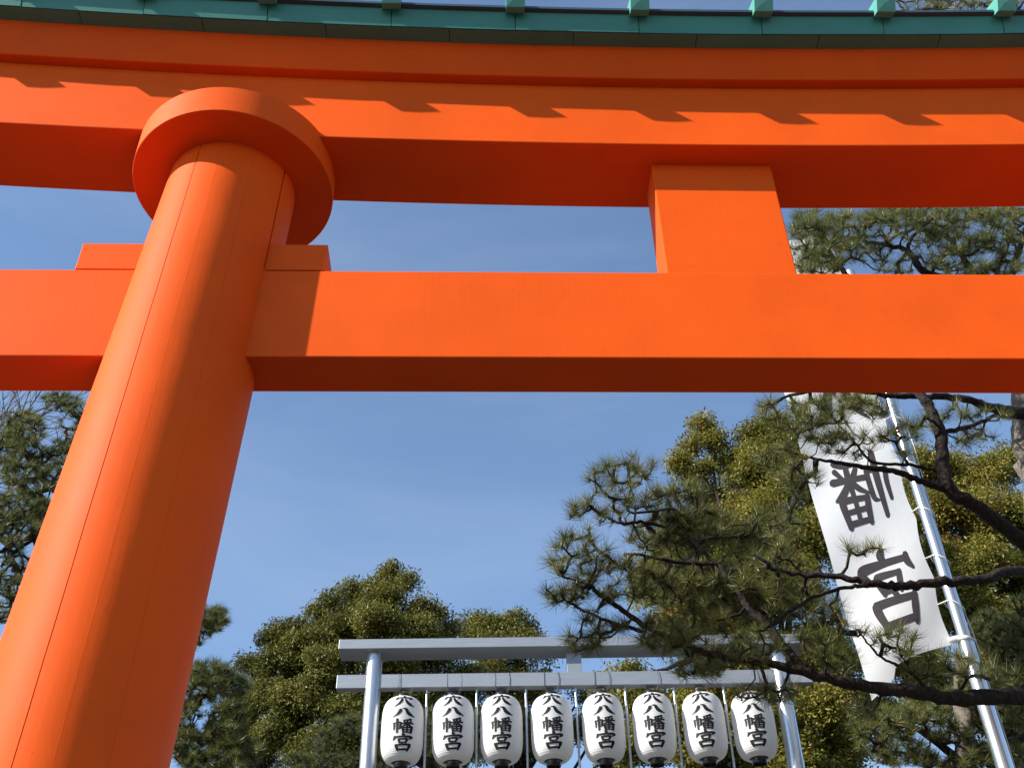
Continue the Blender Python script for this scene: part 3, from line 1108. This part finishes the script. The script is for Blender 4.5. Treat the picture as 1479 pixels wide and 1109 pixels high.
# --- the near pine on the right: trunk at the frame's edge, limbs reaching left over banner and lantern rack
Y0 = 7.3
gb = float(gz(0, Y0 + 0.3))
main_limbs = [
    [(4.25, gb - 0.3, -(Y0 + 0.35), 0.30), (1640, 1109, Y0 + 0.3, 0.26), (1560, 850, Y0 + 0.25, 0.215), (1513, 690, Y0 + 0.2, 0.175), (1489, 575, Y0 + 0.15, 0.15), (1505, 430, Y0 + 0.1, 0.10), (1525, 300, Y0, 0.08), (1490, 150, Y0, 0.06), (1440, 30, Y0, 0.04), (1410, -70, Y0, 0.02)],
    # A: thick dark limb crossing the banner pole
    [(1575, 880, Y0 + 0.2, 0.075), (1479, 782, Y0 - 0.15, 0.052), (1416, 735, Y0 - 0.3, 0.048), (1368, 702, Y0 - 0.4, 0.046), (1359, 635, Y0 - 0.45, 0.042), (1343, 590, Y0 - 0.5, 0.036), (1322, 560, Y0 - 0.5, 0.034), (1290, 500, Y0 - 0.5, 0.03), (1240, 420, Y0 - 0.45, 0.026), (1196, 362, Y0 - 0.4, 0.018), (1185, 330, Y0 - 0.4, 0.012)],
    # A2: long thin branch left across the banner
    [(1368, 706, Y0 - 0.4, 0.027), (1327, 694, Y0 - 0.45, 0.023), (1295, 681, Y0 - 0.5, 0.02), (1258, 676, Y0 - 0.55, 0.018), (1214, 668, Y0 - 0.6, 0.013), (1164, 660, Y0 - 0.6, 0.008)],
    [(1360, 682, Y0 - 0.4, 0.014), (1318, 672, Y0 - 0.42, 0.011), (1262, 667, Y0 - 0.5, 0.010), (1236, 640, Y0 - 0.55, 0.008), (1210, 610, Y0 - 0.6, 0.006)],
    # A3: branch right towards the trunk
    [(1364, 626, Y0 - 0.45, 0.018), (1400, 616, Y0 - 0.4, 0.016), (1440, 600, Y0 - 0.2, 0.014), (1485, 588, Y0, 0.012)],
    # B: sunlit limb over the lower character
    [(1590, 850, Y0 + 0.2, 0.055), (1479, 824, Y0 - 0.5, 0.030), (1420, 836, Y0 - 0.7, 0.029), (1357, 841, Y0 - 0.8, 0.028), (1300, 845, Y0 - 0.85, 0.025), (1255, 842, Y0 - 0.9, 0.022), (1208, 833, Y0 - 0.9, 0.018), (1134, 824, Y0 - 0.9, 0.013), (1085, 800, Y0 - 0.9, 0.009)],
    [(1255, 846, Y0 - 0.9, 0.013), (1225, 848, Y0 - 0.95, 0.011), (1175, 862, Y0 - 1.0, 0.010), (1110, 905, Y0 - 1.0, 0.008)],
    # C: lowest limb, over the lantern rack
    [(1640, 1040, Y0 + 0.3, 0.085), (1479, 1008, Y0 - 0.2, 0.052), (1382, 1008, Y0 - 0.4, 0.046), (1298, 996, Y0 - 0.5, 0.039), (1223, 986, Y0 - 0.55, 0.033), (1169, 972, Y0 - 0.6, 0.028), (1109, 957, Y0 - 0.65, 0.023), (1060, 950, Y0 - 0.7, 0.023), (1010, 940, Y0 - 0.7, 0.018), (968, 918, Y0 - 0.75, 0.013)],
    # D: limb rising left from C
    [(1169, 970, Y0 - 0.6, 0.030), (1150, 955, Y0 - 0.6, 0.029), (1113, 909, Y0 - 0.6, 0.027), (1085, 882, Y0 - 0.6, 0.025), (1066, 855, Y0 - 0.6, 0.022), (1037, 814, Y0 - 0.6, 0.018)],
    [(1037, 814, Y0 - 0.6, 0.014), (982, 812, Y0 - 0.65, 0.013), (930, 802, Y0 - 0.7, 0.010), (902, 800, Y0 - 0.75, 0.007)],
    [(1060, 850, Y0 - 0.6, 0.016), (1010, 790, Y0 - 0.5, 0.013), (962, 762, Y0 - 0.5, 0.012), (925, 754, Y0 - 0.55, 0.011), (897, 756, Y0 - 0.6, 0.009), (868, 742, Y0 - 0.6, 0.006)],
    # E: limb to the far left cluster
    [(1010, 940, Y0 - 0.7, 0.016), (934, 905, Y0 - 0.75, 0.017), (895, 877, Y0 - 0.8, 0.015), (866, 857, Y0 - 0.85, 0.013), (843, 842, Y0 - 0.9, 0.010), (812, 832, Y0 - 0.9, 0.006)],
    [(930, 912, Y0 - 0.75, 0.012), (880, 897, Y0 - 0.8, 0.010), (845, 882, Y0 - 0.85, 0.008), (815, 866, Y0 - 0.9, 0.005)],
    [(962, 762, Y0 - 0.5, 0.009), (975, 735, Y0 - 0.5, 0.008), (910, 740, Y0 - 0.5, 0.008), (912, 700, Y0 - 0.55, 0.006), (908, 688, Y0 - 0.55, 0.005)],
    # upper right: horizontal limb just under the tie beam
    [(1490, 600, Y0 + 0.1, 0.05), (1435, 590, Y0 - 0.2, 0.034), (1400, 577, Y0 - 0.3, 0.028), (1340, 572, Y0 - 0.35, 0.024), (1290, 572, Y0 - 0.4, 0.020), (1200, 560, Y0 - 0.45, 0.016), (1130, 575, Y0 - 0.45, 0.009)],
    # in the gap above the tie beam
    [(1470, 470, Y0 + 0.1, 0.04), (1400, 385, Y0 - 0.1, 0.026), (1375, 350, Y0 - 0.2, 0.02), (1352, 335, Y0 - 0.2, 0.012), (1320, 330, Y0 - 0.2, 0.008)],
    [(1450, 420, Y0 + 0.1, 0.035), (1340, 395, Y0 - 0.2, 0.03), (1310, 362, Y0 - 0.3, 0.024), (1262, 352, Y0 - 0.35, 0.014), (1225, 342, Y0 - 0.4, 0.008)],
    [(1310, 365, Y0 - 0.3, 0.018), (1316, 345, Y0 - 0.3, 0.013), (1340, 320, Y0 - 0.3, 0.008)],
    [(1462, 395, Y0 + 0.1, 0.03), (1478, 340, Y0 - 0.1, 0.022), (1500, 290, Y0 - 0.2, 0.012)],
    [(1400, 120, Y0, 0.03), (1340, 50, Y0 - 0.1, 0.02), (1300, 10, Y0 - 0.2, 0.012), (1285, -20, Y0 - 0.2, 0.006)],
    [(1400, 90, Y0, 0.025), (1450, 30, Y0 - 0.1, 0.016), (1500, -10, Y0 - 0.1, 0.008)],
    # small spray in front of the banner's foot
    [(1345, 1004, Y0 - 0.45, 0.013), (1320, 975, Y0 - 0.5, 0.011), (1296, 960, Y0 - 0.5, 0.009), (1268, 945, Y0 - 0.55, 0.007), (1240, 912, Y0 - 0.6, 0.005)],
    [(1385, 1000, Y0 - 0.4, 0.010), (1405, 975, Y0 - 0.4, 0.008), (1440, 985, Y0 - 0.4, 0.006)],
]
Yn = Y0 - 0.6
main_pads = [
    (890, 692, 46, 26, Yn, .18, 20), (925, 668, 22, 16, Yn, .1, 7), (855, 742, 34, 22, Yn, .15, 13), (905, 735, 35, 22, Yn, .2, 10),
    (822, 800, 30, 38, Yn - .2, .18, 18), (862, 805, 28, 30, Yn - .15, .2, 15), (800, 858, 24, 14, Yn - .25, .12, 8), (850, 860, 40, 22, Yn - .2, .2, 20),
    (842, 925, 24, 16, Yn - .2, .12, 10), (905, 835, 35, 35, Yn - .1, .25, 22), (870, 905, 35, 20, Yn - .15, .2, 10),
    (975, 722, 52, 30, Yn, .3, 46), (955, 775, 48, 28, Yn - .05, .3, 40), (1010, 760, 50, 34, Yn, .35, 46), (985, 850, 60, 42, Yn - .1, .35, 74),
    (1050, 800, 58, 40, Yn, .4, 64), (1050, 870, 58, 42, Yn - .05, .4, 64), (1115, 770, 48, 38, Yn - .1, .4, 42), (1125, 850, 60, 45, Yn - .15, .4, 58),
    (960, 915, 42, 24, Yn - .15, .3, 32), (1030, 930, 58, 28, Yn - .1, .3, 44), (1005, 966, 38, 14, Yn - .1, .2, 14), (1095, 935, 40, 24, Yn - .05, .3, 20),
    (1190, 905, 34, 45, Yn + .1, .4, 24), (1165, 700, 28, 22, Yn, .2, 10), (1130, 660, 36, 30, Yn, .25, 16),
    (1130, 597, 42, 22, Yn + .1, .2, 22), (1185, 612, 44, 28, Yn + .1, .25, 34), (1225, 640, 38, 22, Yn + .05, .2, 20), (1255, 590, 30, 16, Yn + .15, .2, 14), (1210, 580, 50, 12, Yn + .15, .2, 20),
    (1300, 630, 28, 14, Yn + .15, .15, 11), (1330, 612, 24, 14, Yn + .15, .15, 9), (1300, 650, 16, 10, Yn + .1, .1, 4), (1405, 632, 34, 12, Yn + .3, .2, 9), (1425, 605, 40, 16, Yn + .3, .2, 9), (1380, 595, 40, 14, Yn + .2, .2, 8),
    (1250, 790, 26, 12, Yn - .3, .1, 5), (1288, 925, 44, 24, Yn + .05, .15, 12), (1330, 955, 40, 22, Yn + .1, .15, 11), (1240, 912, 12, 10, Yn, .08, 3), (1395, 960, 38, 22, Yn + .2, .15, 14), (1440, 975, 30, 12, Yn + .2, .15, 6),
    (1110, 1000, 48, 12, Yn, .2, 15), (1215, 955, 25, 20, Yn + .05, .2, 9), (1250, 1025, 26, 14, Yn + .1, .15, 6), (1170, 900, 30, 60, Yn + .2, .4, 24),
    # above the tie beam
    (1175, 318, 34, 16, Yn + .2, .3, 18), (1215, 335, 34, 28, Yn + .2, .3, 26), (1250, 360, 34, 22, Yn + .25, .3, 20), (1190, 375, 34, 16, Yn + .2, .3, 12), (1290, 312, 40, 16, Yn + .3, .3, 24), (1330, 325, 40, 24, Yn + .3, .3, 28),
    (1385, 312, 40, 18, Yn + .3, .3, 28), (1430, 345, 34, 24, Yn + .4, .3, 22), (1460, 320, 28, 20, Yn + .4, .3, 20), (1385, 360, 34, 20, Yn + .35, .3, 14), (1330, 380, 40, 14, Yn + .3, .3, 12), (1440, 388, 44, 14, Yn + .4, .3, 20), (1290, 385, 30, 12, Yn + .3, .3, 8), (1160, 345, 20, 30, Yn + .2, .2, 14), (1185, 355, 34, 14, Yn + .1, .2, 12), (1165, 385, 20, 10, Yn + .1, .2, 6),
    (1300, 500, 150, 60, Yn + .3, .4, 60), (1350, 240, 130, 50, Yn + .4, .4, 80),
    (1165, 330, 24, 24, Yn + .15, .2, 14), (1200, 350, 40, 34, Yn + .15, .25, 26), (1180, 385, 40, 12, Yn + .15, .2, 16), (1235, 315, 40, 14, Yn + .2, .3, 20), (1270, 340, 40, 26, Yn + .25, .3, 22), (1350, 350, 44, 30, Yn + .3, .3, 26), (1410, 330, 44, 24, Yn + .35, .3, 24), (1470, 360, 30, 30, Yn + .4, .3, 24), (1400, 390, 44, 12, Yn + .35, .3, 18), (1320, 305, 50, 10, Yn + .3, .3, 20), (1440, 305, 44, 10, Yn + .35, .3, 20),
    # above the roof cap
    (1330, 6, 30, 12, Yn + .5, .2, 14), (1375, 0, 35, 16, Yn + .5, .25, 20), (1265, 24, 10, 6, Yn + .5, .1, 3), (1415, 12, 28, 12, Yn + .5, .2, 12), (1455, 5, 28, 14, Yn + .5, .2, 10), (1350, -60, 90, 50, Yn + .6, .3, 50), (1400, 60, 100, 40, Yn + .5, .4, 26),
]
pine('pine_tree', 'near pine with thick dark limbs reaching over the white banner and the lantern rack', main_limbs, main_pads, BARK_GREY, k=56, width=0.0032, needle_len=0.132, rscale=1.1, tw=0.0044, mult=1.35)

# --- pine behind the left column
YL = 12.5
gl = float(gz(0, YL))
left_limbs = [
    [(-4.6, gl - 0.2, -YL, 0.22), (150, 1150, YL, 0.2), (165, 900, YL, 0.17), (150, 700, YL, 0.13), (165, 560, YL, 0.09), (170, 470, YL, 0.05)],
    [(160, 860, YL, 0.06), (60, 860, YL - .2, 0.05), (30, 835, YL - .3, 0.045), (5, 780, YL - .4, 0.03), (-40, 740, YL - .4, 0.02)],
    [(155, 760, YL, 0.06), (75, 705, YL - .2, 0.045), (38, 657, YL - .3, 0.04), (0, 638, YL - .4, 0.025), (-40, 630, YL - .4, 0.015)],
    [(38, 657, YL - .3, 0.02), (30, 625, YL - .3, 0.016), (22, 600, YL - .3, 0.01)],
    [(155, 640, YL, 0.04), (105, 596, YL - .1, 0.03), (85, 575, YL - .2, 0.016)],
    [(160, 880, YL, 0.05), (230, 900, YL + .1, 0.035), (285, 905, YL + .1, 0.02), (310, 895, YL, 0.01)],
    [(165, 1020, YL, 0.06), (240, 1020, YL, 0.045), (290, 1005, YL, 0.035), (330, 985, YL, 0.02), (345, 975, YL, 0.01)],
    [(165, 1080, YL, 0.05), (250, 1085, YL, 0.035), (300, 1055, YL, 0.025), (330, 1040, YL, 0.012)],
    [(155, 1000, YL, 0.05), (60, 980, YL - .2, 0.03), (0, 960, YL - .3, 0.02)],
]
left_pads = [
    (35, 622, 30, 28, YL - .3, .35, 34), (12, 650, 26, 28, YL - .35, .3, 26), (72, 655, 34, 22, YL - .2, .35, 26), (48, 690, 46, 22, YL - .3, .35, 36), (90, 580, 30, 14, YL - .15, .25, 16), (110, 610, 26, 30, YL - .1, .3, 18),
    (30, 730, 44, 24, YL - .3, .4, 48), (22, 765, 40, 22, YL - .35, .4, 32), (65, 755, 28, 22, YL - .2, .35, 20), (12, 835, 22, 26, YL - .35, .3, 14), (10, 880, 22, 24, YL - .3, .3, 12), (45, 800, 40, 24, YL - .2, .3, 14),
    (297, 897, 26, 22, YL, .3, 34), (315, 890, 14, 14, YL, .2, 10), (270, 920, 26, 14, YL + .1, .3, 10),
    (300, 972, 40, 16, YL, .4, 40), (335, 990, 24, 20, YL, .35, 22), (280, 1000, 36, 22, YL, .4, 22), (325, 1050, 30, 34, YL, .4, 44), (280, 1075, 36, 26, YL, .4, 36), (300, 1100, 40, 14, YL, .4, 24), (350, 1085, 28, 24, YL, .4, 26), (340, 1025, 20, 16, YL - .1, .3, 14), (265, 1040, 26, 24, YL, .4, 16),
    (180, 800, 110, 120, YL, .6, 70), (170, 1000, 110, 90, YL, .6, 60), (-60, 760, 60, 120, YL - .3, .5, 40),
]
pine('pine_tree', 'pine standing behind the thick vermilion column at the left', left_limbs, left_pads, BARK_DARK, needle_len=0.125, k=46, width=0.0050, mat=NEEDLE, tw=0.0065, buds=False, max_reach=2.2, sides=8, mult=3.2)

# --- low clipped pine behind the lantern rack at the left
YP = 12.2
gp = float(gz(0, YP))
low_limbs = [
    [(-0.55, gp - 0.2, -YP, 0.12), (640, 1190, YP, 0.11), (632, 1120, YP, 0.08), (620, 1060, YP, 0.05), (618, 1035, YP, 0.03)],
    [(632, 1120, YP, 0.05), (570, 1075, YP - .1, 0.035), (520, 1050, YP - .1, 0.02), (490, 1045, YP - .1, 0.012)],
    [(625, 1090, YP, 0.045), (680, 1060, YP, 0.03), (712, 1045, YP, 0.014)],
    [(632, 1130, YP, 0.045), (540, 1110, YP, 0.03), (480, 1098, YP, 0.014)],
]
low_pads = [(620, 1040, 42, 18, YP, .35, 44), (675, 1045, 36, 18, YP, .35, 30), (560, 1060, 34, 18, YP - .1, .35, 28), (505, 1045, 28, 14, YP - .1, .3, 22), (480, 1100, 40, 14, YP, .35, 30), (540, 1100, 40, 16, YP, .35, 30), (640, 1085, 60, 26, YP, .4, 56), (700, 1075, 34, 26, YP, .35, 24), (470, 1070, 28, 16, YP, .3, 18), (430, 1100, 34, 12, YP, .3, 16)]
pine('pine_tree', 'low dark clipped pine behind the left lanterns of the rack', low_limbs, low_pads, BARK_DARK, needle_len=0.09, k=52, width=0.0044, mat=NEEDLE_FAR, tw=0.0065, buds=False, max_reach=2.0, sides=8, mult=2.6)

# --- pine further back at the lower right, behind the pole
YR = 9.6
gr = float(gz(0, YR))
back_limbs = [
    [(4.6, gr - 0.2, -YR, 0.15), (1400, 1180, YR, 0.13), (1396, 1100, YR, 0.10), (1392, 1030, YR, 0.085), (1390, 960, YR, 0.06), (1400, 900, YR, 0.03)],
    [(1392, 1110, YR, 0.05), (1370, 1085, YR - .1, 0.036), (1320, 1050, YR - .2, 0.025), (1290, 1052, YR - .2, 0.014), (1262, 1065, YR - .2, 0.008)],
    [(1392, 1060, YR, 0.04), (1430, 1020, YR, 0.03), (1479, 990, YR, 0.02), (1510, 960, YR, 0.012)],
    [(1392, 990, YR, 0.04), (1440, 930, YR, 0.025), (1470, 900, YR, 0.014)],
    [(1395, 1100, YR, 0.04), (1450, 1080, YR, 0.025), (1490, 1060, YR, 0.014)],
    [(1394, 1120, YR, 0.035), (1340, 1095, YR - .1, 0.022), (1295, 1085, YR - .1, 0.012)],
]
back_pads = [(1290, 1045, 36, 24, YR - .2, .3, 24), (1335, 1030, 40, 20, YR - .1, .3, 24), (1300, 1085, 44, 20, YR - .1, .35, 34), (1370, 1060, 34, 20, YR, .3, 18), (1400, 1000, 40, 24, YR, .3, 26), (1445, 1040, 40, 24, YR, .35, 34), (1440, 1090, 44, 20, YR, .35, 38), (1475, 1010, 30, 24, YR, .35, 22),
             (1440, 910, 44, 28, YR, .4, 46), (1470, 945, 30, 24, YR, .35, 28), (1420, 950, 30, 20, YR, .3, 18), (1360, 1100, 40, 14, YR - .1, .3, 20), (1480, 880, 26, 24, YR, .3, 18), (1245, 1050, 24, 28, YR - .2, .3, 12)]
pine('pine_tree', 'bushy pine low at the right, behind the foot of the banner pole', back_limbs, back_pads, BARK_GREY, needle_len=0.105, k=54, width=0.0036, mat=NEEDLE, tw=0.0055, buds=False, max_reach=2.0, sides=8, mult=2.6)

# --- broad-leaved evergreens
def leaves_mesh(cent, outw, per, spread, size, tint0):
    n = len(cent)
    N = n * per
    c = np.repeat(cent, per, 0)
    o = np.repeat(outw, per, 0)
    sp = np.repeat(spread, per)[:, None]
    g = rng.normal(0, 1, (N, 3))
    g *= (np.minimum(np.linalg.norm(g, axis=1), 1.7) / (np.linalg.norm(g, axis=1) + 1e-9))[:, None]
    p = c + g * sp * np.array([1, 1, 0.75])
    nrm = o * 0.5 + np.array([0, 0, 0.55]) + rng.normal(0, 0.6, (N, 3))
    nrm /= np.linalg.norm(nrm, axis=1)[:, None]
    d = np.cross(nrm, rng.normal(0, 1, (N, 3)))
    d /= np.linalg.norm(d, axis=1)[:, None]
    s = np.cross(nrm, d)
    d[:, 2] -= 0.25
    L = size * rng.uniform(0.7, 1.25, N)[:, None]
    Wd = L * rng.uniform(0.30, 0.42, N)[:, None] * 0.62
    V = np.stack([p - d * L * .5, p + s * Wd - nrm * Wd * 0.3 - d * L * 0.05, p + d * L * .5, p - s * Wd - nrm * Wd * 0.3 - d * L * 0.05], 1).reshape(-1, 3)
    a = np.arange(N)[:, None] * 4
    F = np.concatenate([a + np.array([[0, 1, 2]]), a + np.array([[0, 2, 3]])], 1).reshape(-1, 3)
    t = np.clip(np.repeat(tint0, per) + rng.normal(0, 0.14, N), 0, 1)
    return V, F, np.repeat(t, 2)

def broadleaf(name, label, lobes, base_px, Y, mat, n_cl, per, size, clump=0.22, bark_mat=BARK_DARK, sparse=1.0, boss=(0.24, 0.46)):
    bx, Yb = base_px
    g = float(gz(0, Yb))
    centers, rads = [], []
    for (px, py, rpx, Yl) in lobes:
        c = at(px, py, Yl)
        centers.append(c)
        rads.append(rpx / FPX * axis_depth(c))
    centers, rads = np.array(centers), np.array(rads)
    base = np.array([at(bx, 1000, Yb)[0], Yb, g - 0.2])
    tree = empty(name, tuple(base), label, 'tree')
    top = centers[:, :].mean(0)
    tp = np.array([base, base + (top - base) * [0.25, 0.25, 0.35], base + (top - base) * [0.6, 0.6, 0.7], top + [0, 0, 0.3 * rads.mean()]])
    Q = jitter_path(tp, 0.12, 7)
    V, F = tube(Q, np.interp(np.linspace(0, 1, len(Q)), [0, 0.5, 1], [0.26, 0.17, 0.06]), 14)
    keep(np_mesh('trunk', V, F, bark_mat, None, True), tree)
    weights = rads ** 2
    weights = weights / weights.sum()
    C, O, SP, T0 = [], [], [], []
    bag = Bag()
    for li, (c, r, w_) in enumerate(zip(centers, rads, weights)):
        s = Q[int(len(Q) * rng.uniform(0.4, 0.85))]
        lp = jitter_path([s, s * 0.5 + c * 0.5 + [0, 0, -0.15 * r], c + [0, 0, 0.3 * r]], 0.12, 6)
        V, F = tube(lp, np.linspace(0.085, 0.018, len(lp)) * (0.6 + 0.4 * r), 8)
        keep(np_mesh('limb', V, F, bark_mat, None, True), tree)
        m = max(6, int(n_cl * w_))
        # the lobe is made of separate leafy bosses with hollows between them
        nb = max(6, int(11 * sparse))
        bd = rng.normal(0, 1, (nb, 3))
        bd /= np.linalg.norm(bd, axis=1)[:, None]
        bd[:, 2] = np.where(bd[:, 2] < -0.5, -bd[:, 2], bd[:, 2])
        bc = c + bd * r * rng.uniform(0.45, 0.82, nb)[:, None]
        br = r * rng.uniform(boss[0], boss[1], nb)
        bt = rng.normal(0, 0.13, nb)
        pick = rng.choice(nb, m, p=br ** 2 / (br ** 2).sum())
        dirs = rng.normal(0, 1, (m, 3))
        dirs /= np.linalg.norm(dirs, axis=1)[:, None]
        dirs[:, 2] = np.where(dirs[:, 2] < -0.4, -dirs[:, 2], dirs[:, 2])
        p = bc[pick] + dirs * (br[pick] * np.clip(rng.normal(0.85, 0.2, m), 0.2, 1.15))[:, None]
        C.append(p)
        O.append(dirs)
        SP.append(np.full(m, clump) * rng.uniform(0.5, 1.2, m))
        T0.append(np.clip(rng.normal(0.42, 0.13, m) + bt[pick] + 0.05 * rng.normal(), 0.05, 0.92))
        for q in range(0, m, 7):
            b0 = lp[int(np.argmin(((lp - p[q]) ** 2).sum(1)))]
            bp = np.array([b0, (b0 + p[q]) / 2 + rng.normal(0, 0.06, 3) * r, p[q]])
            V, F = tube(bp, [0.016, 0.010, 0.004], 4)
            bag.add(V, F)
    tw = keep(bag.build('twigs', bark_mat, None, True), tree)
    tw['kind'] = 'stuff'
    V, F, t = leaves_mesh(np.concatenate(C), np.concatenate(O), per, np.concatenate(SP), size, np.concatenate(T0))
    lf = keep(np_mesh('leaves', V, F, mat, None, False, t), tree)
    lf['kind'] = 'stuff'
    return tree

YB = 17.0
broadleaf('broadleaf_tree', 'large olive green tree with a rounded crown rising left of the lantern rack',
          [(567, 838, 20, YB), (590, 845, 17, YB - .2), (541, 852, 20, YB - .1), (505, 862, 20, YB), (481, 874, 17, YB - .2), (463, 896, 20, YB), (407, 915, 17, YB - .2), (430, 914, 16, YB), (388, 934, 18, YB), (360, 970, 20, YB - .1), (603, 894, 26, YB - .4), (628, 893, 20, YB - .3), (645, 915, 18, YB),
           (560, 880, 34, YB - .3), (520, 895, 34, YB - .3), (480, 920, 34, YB - .3), (545, 920, 40, YB - .8), (600, 925, 36, YB - .6), (440, 945, 38, YB - .4), (405, 965, 34, YB - .2), (480, 975, 44, YB - .9), (385, 1015, 36, YB - .3), (560, 980, 46, YB - .9), (630, 960, 40, YB - .4), (440, 1020, 46, YB - .8), (520, 1035, 50, YB - .9), (600, 1035, 50, YB - .7), (670, 1000, 44, YB - .2),
           (345, 1040, 36, YB), (350, 1090, 44, YB), (400, 1075, 44, YB - .4), (460, 1095, 50, YB - .6), (540, 1100, 54, YB - .6), (640, 1095, 56, YB - .3), (700, 1060, 46, YB), (440, 1000, 50, YB + .4), (500, 1030, 60, YB + .5), (580, 1030, 60, YB + .5), (540, 930, 60, YB + .5)],
          (520, YB), YB, LEAF_OLIVE, 5200, 48, 0.056, 0.125)
YM = 19.0
broadleaf('broadleaf_tree', 'smaller olive green tree with twin tops just behind the rack centre strut',
          [(704, 902, 16, YM), (744, 900, 17, YM - .1), (762, 915, 16, YM), (725, 912, 20, YM), (690, 912, 18, YM), (715, 935, 28, YM), (745, 930, 26, YM - .1), (700, 950, 44, YM - .3), (755, 945, 42, YM - .2), (725, 1000, 56, YM - .4), (775, 1000, 30, YM - .2), (740, 1070, 56, YM - .4), (690, 920, 30, YM), (800, 1060, 36, YM), (860, 1060, 44, YM + .3), (900, 1090, 40, YM), (840, 1010, 14, YM)],
          (730, YM), YM, LEAF_OLIVE, 1500, 46, 0.058, 0.135)
YG = 15.0
broadleaf('broadleaf_tree', 'yellow green tree with airy tops behind the near pine and the banner',
          [(1016, 622, 17, YG), (1030, 640, 18, YG), (1003, 648, 15, YG), (985, 678, 18, YG), (1010, 690, 22, YG), (1052, 672, 20, YG + .2), (1085, 632, 18, YG), (1105, 640, 20, YG), (1090, 670, 26, YG), (1125, 630, 26, YG - .2), (1095, 700, 48, YG - .3), (1150, 660, 36, YG), (1150, 720, 52, YG - .3), (1040, 730, 30, YG + .3), (1100, 780, 66, YG - .3), (1170, 800, 66, YG - .4), (1010, 800, 52, YG - .2), (960, 850, 52, YG - .2), (1040, 870, 66, YG - .5), (1130, 890, 76, YG - .5), (985, 930, 50, YG - .2), (1080, 970, 64, YG - .3), (1190, 960, 70, YG - .4), (1180, 1050, 66, YG - .4), (1100, 1060, 60, YG - .3), (905, 985, 26, YG - .1), (930, 1030, 40, YG - .1), (1010, 1040, 52, YG - .2), (1240, 1040, 50, YG - .3), (875, 995, 16, YG), (1060, 1105, 60, YG - .2), (1150, 1115, 60, YG - .3), (980, 1100, 50, YG - .1), (940, 1080, 40, YG), (905, 1100, 30, YG), (1230, 1105, 50, YG)],
          (1090, YG), YG, LEAF_GOLD, 6200, 46, 0.060, 0.135, boss=(0.30, 0.52))
YH = 16.5
broadleaf('broadleaf_tree', 'dense yellow green tree right of the banner pole, beneath the thick pine limb',
          [(1335, 690, 34, YH), (1370, 690, 38, YH), (1420, 700, 44, YH - .2), (1465, 680, 40, YH), (1330, 750, 46, YH - .2), (1390, 770, 60, YH - .4), (1455, 770, 60, YH - .4), (1340, 830, 50, YH - .2), (1420, 850, 66, YH - .5), (1480, 850, 50, YH - .2), (1370, 910, 60, YH - .4), (1450, 930, 66, YH - .4), (1300, 900, 50, YH), (1520, 760, 60, YH), (1540, 900, 70, YH), (1330, 1000, 60, YH), (1420, 1020, 66, YH - .3), (1500, 1020, 60, YH)],
          (1420, YH), YH, LEAF_GOLD, 4600, 48, 0.060, 0.14, boss=(0.30, 0.52))

# --- bare winter tree at the far left
YT = 15.0
gt = float(gz(0, YT))
bare = empty('bare_tree', (at(-90, 900, YT)[0], YT, gt - 0.2), 'leafless tree of thin grey twigs just under the beam at the left edge', 'tree')
b0 = np.array([at(-90, 900, YT)[0], YT, gt - 0.2])
stem = jitter_path([b0, at(-90, 900, YT), at(-70, 740, YT), at(-45, 640, YT)], 0.06, 6)
V, F = tube(stem, np.linspace(0.16, 0.05, len(stem)), 10)
keep(np_mesh('trunk', V, F, BARK_TWIG, None, True), bare)
bag = Bag()
def twig(p, d, L, r, lev):
    n = 5
    P = [p]
    dd = d.copy()
    for i in range(n):
        dd = dd + rng.normal(0, 0.10, 3) + np.array([0, 0, 0.05])
        dd /= np.linalg.norm(dd)
        P.append(P[-1] + dd * L / n)
    P = np.array(P)
    V, F = tube(P, np.linspace(r, r * 0.45, n + 1), 5)
    bag.add(V, F)
    if lev > 0:
        for q in range(int(rng.integers(3, 6))):
            i = int(rng.integers(1, n + 1))
            nd = dd + rng.normal(0, 0.55, 3) * [1, 1, 0.5]
            nd[2] = abs(nd[2]) * 0.8 + 0.2
            nd /= np.linalg.norm(nd)
            twig(P[i], nd, L * rng.uniform(0.45, 0.75), r * 0.5, lev - 1)
for (px, py) in ((0, 600), (20, 590), (45, 585), (-20, 610), (60, 600), (35, 560), (15, 620), (75, 580), (90, 600)):
    s = stem[int(len(stem) * rng.uniform(0.6, 0.98))]
    e = at(px, py, YT + rng.uniform(-0.6, 0.6))
    d = e - s
    L = np.linalg.norm(d) * 0.8
    twig(s, d / np.linalg.norm(d), L, 0.03, 3)
o = keep(bag.build('twigs', BARK_TWIG, None, True), bare)
o['kind'] = 'stuff'
